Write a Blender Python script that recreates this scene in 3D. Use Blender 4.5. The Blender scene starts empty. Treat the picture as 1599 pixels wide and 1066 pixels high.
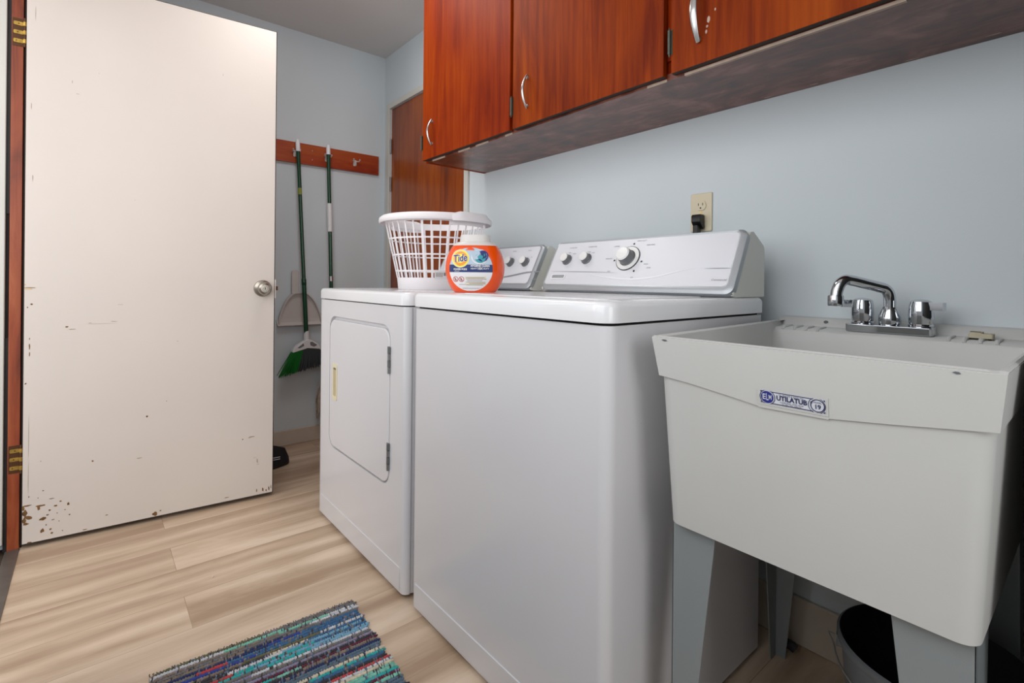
import bpy, bmesh, math, random
from mathutils import Vector, Matrix, noise
from math import sin, cos, pi, radians, sqrt, atan2, hypot
random.seed(7)
S = bpy.context.scene
COL = S.collection
def L(c):
    c = c/255.0
    return c/12.92 if c <= 0.04045 else ((c+0.055)/1.055)**2.4
def rgb(r, g, b): return (L(r), L(g), L(b), 1)

# ------------------------------------------------------------------ camera
TH = atan2(655, 785)
cam_d = bpy.data.cameras.new('camera'); cam = bpy.data.objects.new('camera', cam_d); COL.objects.link(cam)
cam.matrix_world = Matrix.Translation((0, 0, .955)) @ Matrix.Rotation(-TH, 4, 'Z') @ Matrix.Rotation(pi/2, 4, 'X') @ Matrix.Rotation(radians(.55), 4, 'Z')
cam_d.lens = 785/1599*36; cam_d.sensor_width = 36; cam_d.sensor_fit = 'HORIZONTAL'
cam_d.shift_y = -95/1599; cam_d.clip_start = .02
S.camera = cam
# ------------------------------------------------------------------ light
S.view_settings.view_transform = 'Standard'; S.view_settings.look = 'None'
S.view_settings.gamma = 1; S.view_settings.use_curve_mapping = False
S.view_settings.exposure = 0.0
W = bpy.data.worlds.new('sky'); S.world = W; W.use_nodes = True
bgn = W.node_tree.nodes['Background']; bgn.inputs[0].default_value = (.86, .93, 1, 1); bgn.inputs[1].default_value = .55
def area(name, loc, target, sx, sy, power, color):
    d = bpy.data.lights.new(name, 'AREA'); d.shape = 'RECTANGLE'; d.size = sx; d.size_y = sy; d.energy = power; d.color = color
    o = bpy.data.objects.new(name, d); COL.objects.link(o); o.location = loc
    o.rotation_euler = (Vector(target)-Vector(loc)).to_track_quat('-Z', 'Y').to_euler()
    return o
area('doorway_daylight', (-.75, 1.75, 1.25), (.9, 1.70, .9), .9, 2.0, 15, (1, .985, .975))
area('back_fill', (-.05, -1.3, 1.45), (.9, 2.6, 1.2), 1.3, 1.3, 17, (1, .98, .96))  # added fill from the open end behind the camera; no window there
area('side_fill', (-.34, .66, 1.62), (1.2, .95, 1.35), 1.5, 1.1, 12.5, (.98, .99, 1))  # added fill for the right wall; the window on this side is invented
area('ceiling_lamp', (.68, 1.95, 2.36), (.72, 2.0, 0), .5, .5, 6, (1, .985, .97))

# ------------------------------------------------------------------ materials
M = {}
def nodes(name):
    m = bpy.data.materials.new(name); m.use_nodes = True
    nt = m.node_tree; b = nt.nodes['Principled BSDF']
    M[name] = m
    return m, nt, b
def mat(name, c, rough=.5, metal=0, bump=0, bscale=200, var=0, vscale=4, trans=0, coat=0, spec=.5, alpha=1):
    m, nt, b = nodes(name)
    b.inputs['Base Color'].default_value = c; b.inputs['Roughness'].default_value = rough
    b.inputs['Metallic'].default_value = metal; b.inputs['Specular IOR Level'].default_value = spec
    b.inputs['Transmission Weight'].default_value = trans; b.inputs['Coat Weight'].default_value = coat
    b.inputs['Coat Roughness'].default_value = .08; b.inputs['Alpha'].default_value = alpha
    tc = nt.nodes.new('ShaderNodeTexCoord')
    if var:
        n = nt.nodes.new('ShaderNodeTexNoise'); n.inputs['Scale'].default_value = vscale; n.inputs['Detail'].default_value = 5
        nt.links.new(tc.outputs['Object'], n.inputs['Vector'])
        r = nt.nodes.new('ShaderNodeValToRGB')
        r.color_ramp.elements[0].position = .3; r.color_ramp.elements[1].position = .7
        r.color_ramp.elements[0].color = tuple(x*(1-var) for x in c[:3])+(1,)
        r.color_ramp.elements[1].color = tuple(min(1, x*(1+var*.6)) for x in c[:3])+(1,)
        nt.links.new(n.outputs['Fac'], r.inputs[0]); nt.links.new(r.outputs[0], b.inputs['Base Color'])
    if bump:
        n2 = nt.nodes.new('ShaderNodeTexNoise'); n2.inputs['Scale'].default_value = bscale; n2.inputs['Detail'].default_value = 3
        nt.links.new(tc.outputs['Object'], n2.inputs['Vector'])
        bp = nt.nodes.new('ShaderNodeBump'); bp.inputs['Strength'].default_value = bump; bp.inputs['Distance'].default_value = .002
        nt.links.new(n2.outputs['Fac'], bp.inputs['Height']); nt.links.new(bp.outputs[0], b.inputs['Normal'])
    return m
def wood(name, cols, scale=(22, 22, 1.6), rough=.3, coat=.3, blotch=2.2, seed=0, bump=.05):
    """stained veneer: fine stretched grain over large blotches; cols dark..light"""
    m, nt, b = nodes(name); N = nt.nodes.new; K = nt.links.new
    tc = N('ShaderNodeTexCoord'); mp = N('ShaderNodeMapping'); mp.inputs['Scale'].default_value = scale; mp.inputs['Location'].default_value = (seed, seed*2.3, seed*.7)
    K(tc.outputs['Object'], mp.inputs['Vector'])
    g = N('ShaderNodeTexNoise'); g.inputs['Scale'].default_value = 1; g.inputs['Detail'].default_value = 8; g.inputs['Roughness'].default_value = .65; g.inputs['Distortion'].default_value = .9
    K(mp.outputs[0], g.inputs['Vector'])
    mp2 = N('ShaderNodeMapping'); mp2.inputs['Scale'].default_value = tuple(blotch*(2.5 if s > 5 else .8) for s in scale); mp2.inputs['Location'].default_value = (seed*3, seed, seed)
    K(tc.outputs['Object'], mp2.inputs['Vector'])
    g2 = N('ShaderNodeTexNoise'); g2.inputs['Scale'].default_value = 1; g2.inputs['Detail'].default_value = 4; g2.inputs['Distortion'].default_value = 1.4
    K(mp2.outputs[0], g2.inputs['Vector'])
    mix = N('ShaderNodeMath'); mix.operation = 'MULTIPLY_ADD'; mix.inputs[1].default_value = .5; K(g.outputs['Fac'], mix.inputs[0])
    h = N('ShaderNodeMath'); h.operation = 'MULTIPLY'; h.inputs[1].default_value = .5; K(g2.outputs['Fac'], h.inputs[0]); K(h.outputs[0], mix.inputs[2])
    r = N('ShaderNodeValToRGB'); e = r.color_ramp.elements
    e[0].position = .36; e[0].color = cols[0]; e[1].position = .64; e[1].color = cols[-1]
    for i, c in enumerate(cols[1:-1]):
        x = e.new(.36+.28*(i+1)/(len(cols)-1)); x.color = c
    K(mix.outputs[0], r.inputs[0]); K(r.outputs[0], b.inputs['Base Color'])
    b.inputs['Roughness'].default_value = rough; b.inputs['Coat Weight'].default_value = coat; b.inputs['Coat Roughness'].default_value = .15
    bp = N('ShaderNodeBump'); bp.inputs['Strength'].default_value = bump; bp.inputs['Distance'].default_value = .002
    K(g.outputs['Fac'], bp.inputs['Height']); K(bp.outputs[0], b.inputs['Normal'])
    return m

mat('wall_paint', rgb(214, 222, 226), .75, bump=.12, bscale=130, var=.015, vscale=2)
mat('ceiling_paint', rgb(218, 215, 213), .85, bump=.2, bscale=160)
mat('trim_paint', rgb(214, 212, 204), .5, bump=.05, var=.03)
mat('baseboard_paint', rgb(205, 192, 176), .55, var=.05, vscale=8)
mat('door_paint', rgb(222, 212, 203), .5, bump=.15, bscale=90, var=.035, vscale=1.8)
mat('door_chip', rgb(128, 92, 52), .8, var=.5, vscale=60)
mat('door_scuff', rgb(176, 160, 142), .8)
mat('door_edge_and_shade', rgb(48, 34, 26), .7)  # bare edge of the entry door; painted shade under the cabinet doors
mat('door_stain', rgb(214, 190, 150), .6)
wood('jamb_wood', [rgb(96, 36, 14), rgb(150, 68, 34), rgb(176, 96, 56)], (30, 30, 2), .4, .2)
mat('black_strip', rgb(30, 26, 24), .6, var=.3, vscale=20)
mat('threshold_metal', rgb(120, 112, 104), .45, .6, var=.15, vscale=15)
mat('outside_floor', rgb(74, 56, 44), .8, var=.4, vscale=25)
mat('brass', rgb(206, 168, 84), .35, .85, var=.3, vscale=90)
mat('dark_brass', rgb(92, 60, 36), .5, .5)
mat('appliance_white', rgb(216, 215, 218), .28, coat=.25, bump=.03, bscale=500)
mat('appliance_top', rgb(232, 232, 234), .2, coat=.4)
mat('console_body', rgb(226, 226, 218), .35)
mat('console_face', rgb(222, 223, 228), .32)
mat('console_silver', rgb(172, 176, 180), .34, .45)
mat('gap_dark', rgb(14, 14, 15), .8)
mat('knob_white', rgb(232, 232, 230), .3)
mat('knob_side', rgb(116, 117, 119), .35, .5)
mat('print_gray', rgb(140, 142, 146), .5)
mat('print_light', rgb(240, 241, 244), .3)
mat('black_plastic', rgb(20, 19, 19), .4)
mat('cream_plastic', rgb(226, 216, 184), .45)
mat('cream_dark', rgb(190, 176, 140), .55)
mat('hinge_steel', rgb(150, 150, 150), .35, .9)
mat('chrome', rgb(205, 208, 212), .08, 1)
mat('hook_metal', rgb(214, 208, 202), .35, .2)
mat('satin_chrome', rgb(196, 196, 194), .28, 1)
mat('knob_nickel', rgb(176, 168, 156), .25, 1)
mat('tub_plastic', rgb(203, 203, 200), .5, bump=.06, bscale=160, var=.025, vscale=5)
mat('tub_scuff', rgb(96, 100, 104), .7)
mat('tub_leg', rgb(146, 152, 154), .45, .2)
mat('outlet_ivory', rgb(216, 204, 176), .4)
mat('bucket_plastic', rgb(112, 116, 120), .45)
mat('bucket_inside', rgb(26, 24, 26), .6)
mat('white_plastic', rgb(238, 238, 240), .35)
mat('basket_plastic', rgb(240, 236, 238), .38, spec=.4)
mat('slot_gray', rgb(120, 124, 126), .6)
mat('dull_white', rgb(208, 200, 196), .5)
mat('pole_green', rgb(14, 70, 46), .25, coat=.3)
mat('pole_sticker', rgb(140, 150, 60), .5)
mat('bristle_green', rgb(6, 110, 30), .6, bump=.4, bscale=300)
mat('bristle_gray', rgb(66, 70, 74), .7, bump=.4, bscale=300)
mat('mop_cotton', rgb(178, 164, 150), .9, var=.3, vscale=50)
mat('tide_orange', rgb(238, 80, 2), .25, coat=.5)
mat('tide_cap', rgb(214, 210, 206), .3)
mat('label_white', rgb(226, 226, 228), .4)
mat('label_sky', rgb(178, 196, 212), .4)
mat('label_cream', rgb(222, 212, 190), .5)
mat('label_navy', rgb(16, 44, 104), .4)
mat('label_blue', rgb(24, 30, 120), .4)
mat('label_yellow', rgb(250, 226, 60), .4)
mat('label_orange', rgb(250, 150, 20), .4)
mat('label_teal', rgb(40, 150, 160), .35)
mat('label_red', rgb(190, 50, 50), .4)
mat('label_gray', rgb(140, 134, 124), .5)
mat('sticker_blue', rgb(38, 46, 132), .45)
mat('sticker_dark', rgb(34, 40, 84), .45)
mat('sticker_white', rgb(216, 218, 226), .4)
mat('sneaker_black', rgb(16, 16, 22), .7, bump=.3, bscale=200)
mat('sneaker_stripe', rgb(190, 190, 196), .6)
mat('soap_beige', rgb(192, 184, 158), .6, var=.1, vscale=50)
mat('pebble', rgb(220, 200, 184), .8)
mat('cable_black', rgb(22, 20, 20), .45)
mat('pipe_gray', rgb(52, 46, 48), .6)
mat('raw_edge', rgb(178, 156, 140), .7, var=.15, vscale=40)
mat('shade_wall_dark', rgb(38, 36, 34), .6)
wood('cabinet_wood', [rgb(100, 20, 0), rgb(134, 42, 0), rgb(156, 60, 0)], (34, 34, 2.0), .5, 0, 1.0, 1)
M['cabinet_wood'].node_tree.nodes['Principled BSDF'].inputs['Specular IOR Level'].default_value = .1
wood('cabinet_wood_b', [rgb(100, 28, 0), rgb(134, 50, 0), rgb(156, 68, 4)], (34, 34, 2.0), .5, 0, 1.0, 5)
M['cabinet_wood_b'].node_tree.nodes['Principled BSDF'].inputs['Specular IOR Level'].default_value = .1
wood('closet_wood', [rgb(98, 36, 0), rgb(140, 60, 0), rgb(164, 80, 4)], (24, 24, 1.2), .35, .2, 1.5, 9)
wood('rail_wood', [rgb(128, 34, 8), rgb(160, 60, 22), rgb(176, 82, 34)], (2, 20, 20), .4, .15, 1.5, 3)
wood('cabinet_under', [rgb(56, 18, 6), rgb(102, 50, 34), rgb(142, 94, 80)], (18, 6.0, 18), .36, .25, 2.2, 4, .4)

def floor_mat():
    m, nt, b = nodes('floor_planks'); N = nt.nodes.new; K = nt.links.new
    tc = N('ShaderNodeTexCoord')
    mp = N('ShaderNodeMapping'); mp.inputs['Location'].default_value = (-.217+1.22*4, -1.778+.175*40, 0)
    K(tc.outputs['Object'], mp.inputs['Vector'])
    br = N('ShaderNodeTexBrick'); br.inputs['Scale'].default_value = 1; br.inputs['Brick Width'].default_value = 1.22; br.inputs['Row Height'].default_value = .175
    br.inputs['Mortar Size'].default_value = .0007; br.inputs['Mortar Smooth'].default_value = .2; br.offset = .37; br.offset_frequency = 2
    br.inputs['Color1'].default_value = (0, 0, 0, 1); br.inputs['Color2'].default_value = (1, 1, 1, 1); br.inputs['Mortar'].default_value = (.5, .5, .5, 1); br.inputs['Bias'].default_value = 0
    K(mp.outputs[0], br.inputs['Vector'])
    # shift grain per plank
    sc = N('ShaderNodeVectorMath'); sc.operation = 'MULTIPLY_ADD'; sc.inputs[1].default_value = (7, 3, 5)
    K(br.outputs['Color'], sc.inputs[0]); K(tc.outputs['Object'], sc.inputs[2])
    def nz(scale, det, dist):
        a = N('ShaderNodeMapping'); a.inputs['Scale'].default_value = scale; K(sc.outputs[0], a.inputs['Vector'])
        n = N('ShaderNodeTexNoise'); n.inputs['Scale'].default_value = 1; n.inputs['Detail'].default_value = det; n.inputs['Distortion'].default_value = dist; n.inputs['Roughness'].default_value = .6
        K(a.outputs[0], n.inputs['Vector']); return n
    band = nz((.40, 10, 1), 1.2, .1); grain = nz((5, 110, 1), 5, .8); cloud = nz((2.0, 9, 1), 4, 1.0)
    r = N('ShaderNodeValToRGB'); e = r.color_ramp.elements
    e[0].position = .39; e[0].color = rgb(170, 144, 119); e[1].position = .61; e[1].color = rgb(224, 202, 179)
    x = e.new(.5); x.color = rgb(200, 176, 151)
    s1 = N('ShaderNodeMath'); s1.operation = 'MULTIPLY_ADD'; s1.inputs[1].default_value = .62; K(band.outputs['Fac'], s1.inputs[0])
    s2 = N('ShaderNodeMath'); s2.operation = 'MULTIPLY_ADD'; s2.inputs[1].default_value = .09; K(grain.outputs['Fac'], s2.inputs[0])
    s3 = N('ShaderNodeMath'); s3.operation = 'MULTIPLY'; s3.inputs[1].default_value = .27; K(cloud.outputs['Fac'], s3.inputs[0])
    K(s3.outputs[0], s2.inputs[2]); K(s2.outputs[0], s1.inputs[2]); K(s1.outputs[0], r.inputs[0])
    mx = N('ShaderNodeMixRGB'); mx.blend_type = 'MULTIPLY'; mx.inputs[2].default_value = (.55, .5, .46, 1)
    K(br.outputs['Fac'], mx.inputs[0]); K(r.outputs[0], mx.inputs[1]); K(mx.outputs[0], b.inputs['Base Color'])
    b.inputs['Roughness'].default_value = .42
    bp = N('ShaderNodeBump'); bp.inputs['Strength'].default_value = .08; bp.inputs['Distance'].default_value = .001
    K(grain.outputs['Fac'], bp.inputs['Height']); K(bp.outputs[0], b.inputs['Normal'])
floor_mat()

# ------------------------------------------------------------------ mesh helpers
def link(name, bm, mats, parent=None, world=True, smooth=None, bevel=0, bseg=2):
    """mesh given in world coordinates (world=True) is moved into its parent's frame"""
    if parent is not None and world:
        p = parent; off = Vector()
        while p is not None: off += p.location; p = p.parent
        bmesh.ops.translate(bm, verts=bm.verts, vec=-off)
    bmesh.ops.recalc_face_normals(bm, faces=bm.faces)
    me = bpy.data.meshes.new(name); bm.to_mesh(me); bm.free()
    for mm in ([mats] if isinstance(mats, str) else mats): me.materials.append(M[mm])
    o = bpy.data.objects.new(name, me); COL.objects.link(o)
    if parent is not None: o.parent = parent
    if smooth is not None:
        for p in me.polygons: p.use_smooth = True
        me.set_sharp_from_angle(angle=radians(smooth))
    if bevel:
        md = o.modifiers.new('bevel', 'BEVEL'); md.width = bevel; md.segments = bseg; md.limit_method = 'ANGLE'; md.angle_limit = radians(40)
        if smooth is None:
            for p in me.polygons: p.use_smooth = True
            md.harden_normals = True
    return o
def tag(o, label=None, cat=None, group=None, kind=None):
    if label: o['label'] = label
    if cat: o['category'] = cat
    if group: o['group'] = group
    if kind: o['kind'] = kind
    return o
def thing(name, loc, label, cat, rz=0, group=None):
    o = bpy.data.objects.new(name, None); COL.objects.link(o); o.location = loc; o.rotation_euler = (0, 0, rz)
    o.empty_display_size = .05
    return tag(o, label, cat, group)
def box(bm, x0, x1, y0, y1, z0, z1, mi=0, X=None):
    vs = [bm.verts.new((x, y, z)) for x in (x0, x1) for y in (y0, y1) for z in (z0, z1)]
    if X is not None:
        for v in vs: v.co = X(v.co)
    for q in ((0, 1, 3, 2), (4, 6, 7, 5), (0, 4, 5, 1), (2, 3, 7, 6), (0, 2, 6, 4), (1, 5, 7, 3)):
        f = bm.faces.new([vs[i] for i in q]); f.material_index = mi
    return vs
def prism(bm, pts, a, b, fn, mi=0):
    """extrude 2-D outline pts from a to b; fn(u,v,w)->Vector"""
    A = [bm.verts.new(fn(u, v, a)) for u, v in pts]; B = [bm.verts.new(fn(u, v, b)) for u, v in pts]
    n = len(pts); fs = [bm.faces.new(A), bm.faces.new(B[::-1])]
    for i in range(n): fs.append(bm.faces.new((A[i], B[i], B[(i+1) % n], A[(i+1) % n])))
    for f in fs: f.material_index = mi
    return A, B
def rrect(x0, x1, y0, y1, r, seg=6):
    """rounded rect; r = single or 4 radii (x1y1, x0y1, x0y0, x1y0)"""
    R = r if isinstance(r, (tuple, list)) else (r,)*4
    out = []
    for (cx, cy, sx, sy, a0, rr) in ((x1, y1, -1, -1, 0, R[0]), (x0, y1, 1, -1, 90, R[1]), (x0, y0, 1, 1, 180, R[2]), (x1, y0, -1, 1, 270, R[3])):
        if rr <= 0: out.append((cx, cy)); continue
        for k in range(seg+1):
            a = radians(a0+90*k/seg); out.append((cx+sx*rr+rr*cos(a), cy+sy*rr+rr*sin(a)))
    return out
def frame(bm, outer, inner, a, b, fn, mi=0):
    n = len(outer)
    r = [[bm.verts.new(fn(u, v, w)) for u, v in P] for P in (outer, inner) for w in (a, b)]
    for i in range(n):
        j = (i+1) % n
        for q in ((r[0][i], r[0][j], r[2][j], r[2][i]), (r[1][i], r[3][i], r[3][j], r[1][j]), (r[0][i], r[1][i], r[1][j], r[0][j]), (r[2][i], r[2][j], r[3][j], r[3][i])):
            f = bm.faces.new(q); f.material_index = mi
def lathe(bm, prof, c=(0, 0, 0), seg=32, mi=0, X=None, sx=1, sy=1, caps=True):
    rings = []
    for r, z in prof:
        ring = []
        for k in range(seg):
            a = 2*pi*k/seg; v = Vector((c[0]+sx*r*cos(a), c[1]+sy*r*sin(a), c[2]+z))
            ring.append(bm.verts.new(X(v) if X else v))
        rings.append(ring)
    for a, b in zip(rings, rings[1:]):
        for k in range(seg):
            f = bm.faces.new((a[k], a[(k+1) % seg], b[(k+1) % seg], b[k])); f.material_index = mi
    if caps:
        for ring in (rings[0], rings[-1]):
            f = bm.faces.new(ring); f.material_index = mi
def tube(bm, pts, r, seg=10, mi=0, caps=True, flat=1, up=None):
    """round tube along pts; r scalar or list"""
    pts = [Vector(p) for p in pts]; n = len(pts); R = r if isinstance(r, (list, tuple)) else [r]*n
    rings = []; prev = None
    for i, p in enumerate(pts):
        t = (pts[min(i+1, n-1)]-pts[max(i-1, 0)]).normalized()
        if prev is None:
            u = Vector(up) if up else (Vector((0, 0, 1)) if abs(t.z) < .9 else Vector((1, 0, 0)))
        else: u = prev
        u = (u-t*u.dot(t)).normalized(); prev = u; w = t.cross(u)
        rings.append([bm.verts.new(p+(u*cos(2*pi*k/seg)*flat+w*sin(2*pi*k/seg))*R[i]) for k in range(seg)])
    for a, b in zip(rings, rings[1:]):
        for k in range(seg):
            f = bm.faces.new((a[k], a[(k+1) % seg], b[(k+1) % seg], b[k])); f.material_index = mi
    if caps:
        for ring in (rings[0], rings[-1]): bm.faces.new(ring).material_index = mi
def smoothpath(pts, n=8):
    pts = [Vector(p) for p in pts]; out = []
    P = [pts[0]*2-pts[1]]+pts+[pts[-1]*2-pts[-2]]
    for i in range(1, len(P)-2):
        for k in range(n):
            t = k/n; a, b, c, d = P[i-1], P[i], P[i+1], P[i+2]
            out.append(.5*((2*b)+(c-a)*t+(2*a-5*b+4*c-d)*t*t+(3*b-a-3*c+d)*t**3))
    out.append(pts[-1]); return out
def text(bm, s, size, fn, mi=0, bold=0.0, align='CENTER', squeeze=1, shear=0):
    """flat lettering; fn(u,v)->Vector"""
    cu = bpy.data.curves.new('t', 'FONT'); cu.body = s; cu.size = size; cu.align_x = align; cu.align_y = 'CENTER'; cu.offset = bold; cu.shear = shear; cu.resolution_u = 3
    o = bpy.data.objects.new('t', cu); COL.objects.link(o)
    dg = bpy.context.evaluated_depsgraph_get(); me = bpy.data.meshes.new_from_object(o.evaluated_get(dg))
    vs = [bm.verts.new(fn(v.co.x*squeeze, v.co.y)) for v in me.vertices]
    for p in me.polygons:
        try: bm.faces.new([vs[i] for i in p.vertices]).material_index = mi
        except ValueError: pass
    bpy.data.objects.remove(o); bpy.data.meshes.remove(me); bpy.data.curves.remove(cu)
def disc(bm, cu, cv, r, fn, mi=0, seg=24, ri=None, ru=None):
    o = [bm.verts.new(fn(cu+r*cos(2*pi*k/seg)*(ru or 1), cv+r*sin(2*pi*k/seg))) for k in range(seg)]
    if ri is None:
        bm.faces.new(o).material_index = mi; return
    i = [bm.verts.new(fn(cu+ri*cos(2*pi*k/seg)*(ru or 1), cv+ri*sin(2*pi*k/seg))) for k in range(seg)]
    for k in range(seg): bm.faces.new((o[k], o[(k+1) % seg], i[(k+1) % seg], i[k])).material_index = mi
def quad(bm, u0, u1, v0, v1, fn, mi=0, nu=1):
    for k in range(nu):
        a = u0+(u1-u0)*k/nu; b = u0+(u1-u0)*(k+1)/nu
        bm.faces.new([bm.verts.new(fn(*p)) for p in ((a, v0), (b, v0), (b, v1), (a, v1))]).material_index = mi
B = bmesh.new
def struct(name, bm, mats, parent=None, **k):
    o = link(name, bm, mats, parent, **k)
    if parent is None: o['kind'] = 'structure'
    return o

XL, XR, YF, ZC, YN = -.186, 1.45, 3.04, 2.388, -1.25      # left wall, right wall, far wall, ceiling, near end
JY = 2.45                                                # hinge jamb of the entry doorway
# ------------------------------------------------------------------ setting
bm = B(); box(bm, XL-.005, XR+.1, YN, YF+.1, -.06, 0); struct('floor', bm, 'floor_planks')
bm = B(); box(bm, XL-.15, XR+.1, YN, YF+.1, ZC, ZC+.08); struct('ceiling', bm, 'ceiling_paint')
bm = B(); box(bm, XL-.15, XR+.1, YF, YF+.1, 0, ZC); struct('wall_far', bm, 'wall_paint')
# right wall with the closet doorway (Y 2.112..2.952, z < 2.036)
D0, D1, DZ = 2.112, 2.952, 2.036
bm = B(); box(bm, XR, XR+.1, YN, D0, 0, ZC); box(bm, XR, XR+.1, D1, YF, 0, ZC); box(bm, XR, XR+.1, D0, D1, DZ, ZC)
struct('wall_right', bm, 'wall_paint')
bm = B(); box(bm, .86, XR, -.06, .05, 0, ZC); struct('wall_shade_added', bm, 'shade_wall_dark')  # added unseen partition, keeps light off the sink's right side
# left wall with the entry doorway and an added opening for the side fill
bm = B(); box(bm, XL-.13, XL, YN, -.15, 0, ZC); box(bm, XL-.13, XL, -.15, 1.38, 0, 1.06); box(bm, XL-.13, XL, -.15, 1.38, 2.18, ZC); box(bm, XL-.13, XL, 1.38, 1.60, 0, ZC); box(bm, XL-.13, XL, JY+.03, YF, 0, ZC); box(bm, XL-.13, XL, 1.60, JY+.03, 2.07, ZC)
struct('wall_left', bm, 'wall_paint')
bm = B(); box(bm, .35, XR-.001, YF-.014, YF, 0, .088); box(bm, XL, .35, YF-.014, YF, 0, .088); struct('baseboard_far', bm, 'baseboard_paint', bevel=.004)
bm = B(); box(bm, XR-.012, XR, YN, D0-.045, 0, .125); struct('baseboard_right', bm, 'baseboard_paint', bevel=.004)
# casing of the closet door
bm = B()
box(bm, XR-.014, XR, D1, D1+.045, 0, DZ+.035); box(bm, XR-.014, XR, D0-.035, D0, 0, DZ+.035); box(bm, XR-.014, XR, D0, D1, DZ, DZ+.035)
struct('trim_1', bm, 'trim_paint', bevel=.003)
bm = B(); box(bm, XR+.004, XR+.04, D0+.003, D1-.003, .01, DZ-.003); d2 = struct('door_2', bm, 'closet_wood', bevel=.002)
bm = B()
for z in (1.56, .25, 1.80): tube(bm, [(XR-.003, D1-.002, z-.045), (XR-.003, D1-.002, z+.045)], .006, 8)
link('hinge', bm, 'hinge_steel', d2, world=True)
# entry doorway: jamb, weather strip, white outer frame, sill
bm = B(); box(bm, -.222, -.1905, JY, JY+.03, 0.0, 2.07); box(bm, -.222, XL, 1.60, 1.615, 0, 2.07); box(bm, -.222, XL, 1.615, JY, 2.055, 2.07)
struct('trim_2', bm, 'jamb_wood', bevel=.002)
bm = B(); box(bm, -.232, -.222, JY+.002, JY+.03, 0, .74); box(bm, -.232, -.222, JY+.002, JY+.03, 1.17, 2.05)
box(bm, -.232, -.222, JY+.012, JY+.03, .74, 1.17)
box(bm, -.1905, -.186, JY+.012, JY+.03, 0, 2.07)  # dark filler painted in for the shaded gap between jamb and door
struct('trim_3', bm, 'black_strip')
bm = B(); box(bm, -.33, -.232, JY-.006, JY+.03, .026, 2.07); struct('trim_4', bm, 'trim_paint', bevel=.003)
bm = B(); box(bm, -.226, -.189, 1.615, JY-.001, -.03, .003); struct('trim_5', bm, 'threshold_metal', bevel=.002)
bm = B(); box(bm, -2.2, -.190, .4, 3.2, -.08, -.012); struct('floor_outside', bm, 'outside_floor')

# entry door (painted, hinged on the left jamb, standing open)
DA = atan2(2.368-2.438, .802); DW = .806
d1 = bpy.data.objects.new('door_1', None); COL.objects.link(d1); d1.location = (-.186, 2.438, 0); d1.rotation_euler = (0, 0, DA); d1['kind'] = 'structure'
c = .0035
bm = B()
def dring(y, e): return [bm.verts.new(p) for p in ((e, y, .014+e), (DW-e, y, .014+e), (DW-e, y, 2.040-e), (e, y, 2.040-e))]
r0, r1, r2, r3 = dring(0, c), dring(c, 0), dring(.038-c, 0), dring(.038, c)
bm.faces.new(r0).material_index = 0
for a, b_ , mi in ((r0, r1, 2), (r1, r2, 2), (r2, r3, 2)):
    for k in range(4):
        f = bm.faces.new((a[k], b_[k], b_[(k+1) % 4], a[(k+1) % 4])); f.material_index = mi
bm.faces.new(r3[::-1]).material_index = 0
def chip(x, z, w, h, mi=1, n=9, lift=.0004):
    pts = []
    for k in range(n):
        a = 2*pi*k/n; q = random.uniform(.55, 1.1); pts.append((min(max(x+w*q*cos(a), c), DW-c), max(z+h*q*sin(a), .018)))
    ce = bm.verts.new((x, -lift-.0003, z)); vs = [bm.verts.new((p[0], -lift, p[1])) for p in pts]
    for k in range(n): bm.faces.new((ce, vs[k], vs[(k+1) % n])).material_index = mi
for x, z, w, h in ((.010, .124, .010, .016), (.019, .108, .012, .009), (.008, .098, .007, .014), (.013, .086, .009, .006), (.016, .150, .014, .003), (.005, .142, .005, .010),
                   (.052, .142, .016, .004), (.046, .134, .004, .010), (.056, .093, .011, .007), (.056, .052, .008, .009), (.090, .132, .006, .003), (.104, .145, .004, .004), (.125, .130, .004, .006),
                   (.077, .051, .004, .004), (.081, .037, .006, .005), (.128, .091, .003, .003), (.084, .084, .006, .002), (.057, .194, .003, .002), (.023, .018, .008, .005), (.069, .104, .004, .003),
                   (.110, .038, .002, .002), (.044, .171, .002, .002), (.075, .120, .003, .004), (.020, .180, .002, .003), (.066, .070, .002, .003), (.095, .105, .002, .002), (.100, .075, .002, .002), (.080, .160, .008, .0015),
                   (.116, .112, .003, .002), (.172, .024, .009, .002), (.192, .272, .003, .004), (.354, .414, .004, .004), (.416, .465, .002, .002), (.381, .028, .009, .009), (.40, .036, .003, .003), (.628, .033, .012, .002),
                   (.741, .036, .002, .010), (.765, .036, .003, .012), (.778, .030, .003, .006), (.789, .036, .0025, .012), (.797, .04, .002, .012), (.116, .772, .006, .004), (.131, .763, .012, .0012), (.018, .708, .0018, .012), (.018, .735, .0015, .006),
                   (.018, .68, .0015, .01), (.009, .578, .003, .003), (.685, .267, .004, .003), (.722, .273, .016, .0015), (.712, .270, .008, .001), (.022, .856, .004, .003), (.234, .061, .005, .002), (.012, .845, .002, .003)):
    chip(x, z, w, h)
for x, z, w, h in ((.21, .780, .055, .0007), (.25, .787, .012, .0012), (.181, .784, .006, .0015), (.734, .18, .010, .0007), (.745, .15, .007, .0009), (.742, .165, .003, .012), (.332, .256, .012, .002), (.026, 1.88, .001, .03), (.017, 1.55, .001, .015), (.022, 1.30, .0012, .014),
                   (.14, 1.62, .006, .001), (.125, 1.66, .001, .006), (.20, 1.71, .002, .001), (.60, 1.80, .001, .006), (.31, 1.25, .0015, .001), (.018, .40, .0007, .10), (.018, .25, .0007, .08), (.05, .30, .002, .002), (.27, .85, .012, .0008), (.45, .70, .004, .001)):
    chip(x, z, w, h, 3)
chip(.012, .910, .014, .004, 4); chip(.018, .914, .018, .002, 1); chip(.004, .925, .004, .004, 4)
door_panel = link('door_panel', bm, ['door_paint', 'door_chip', 'door_edge_and_shade', 'door_scuff', 'door_stain'], d1, world=False)
bm = B()
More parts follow.
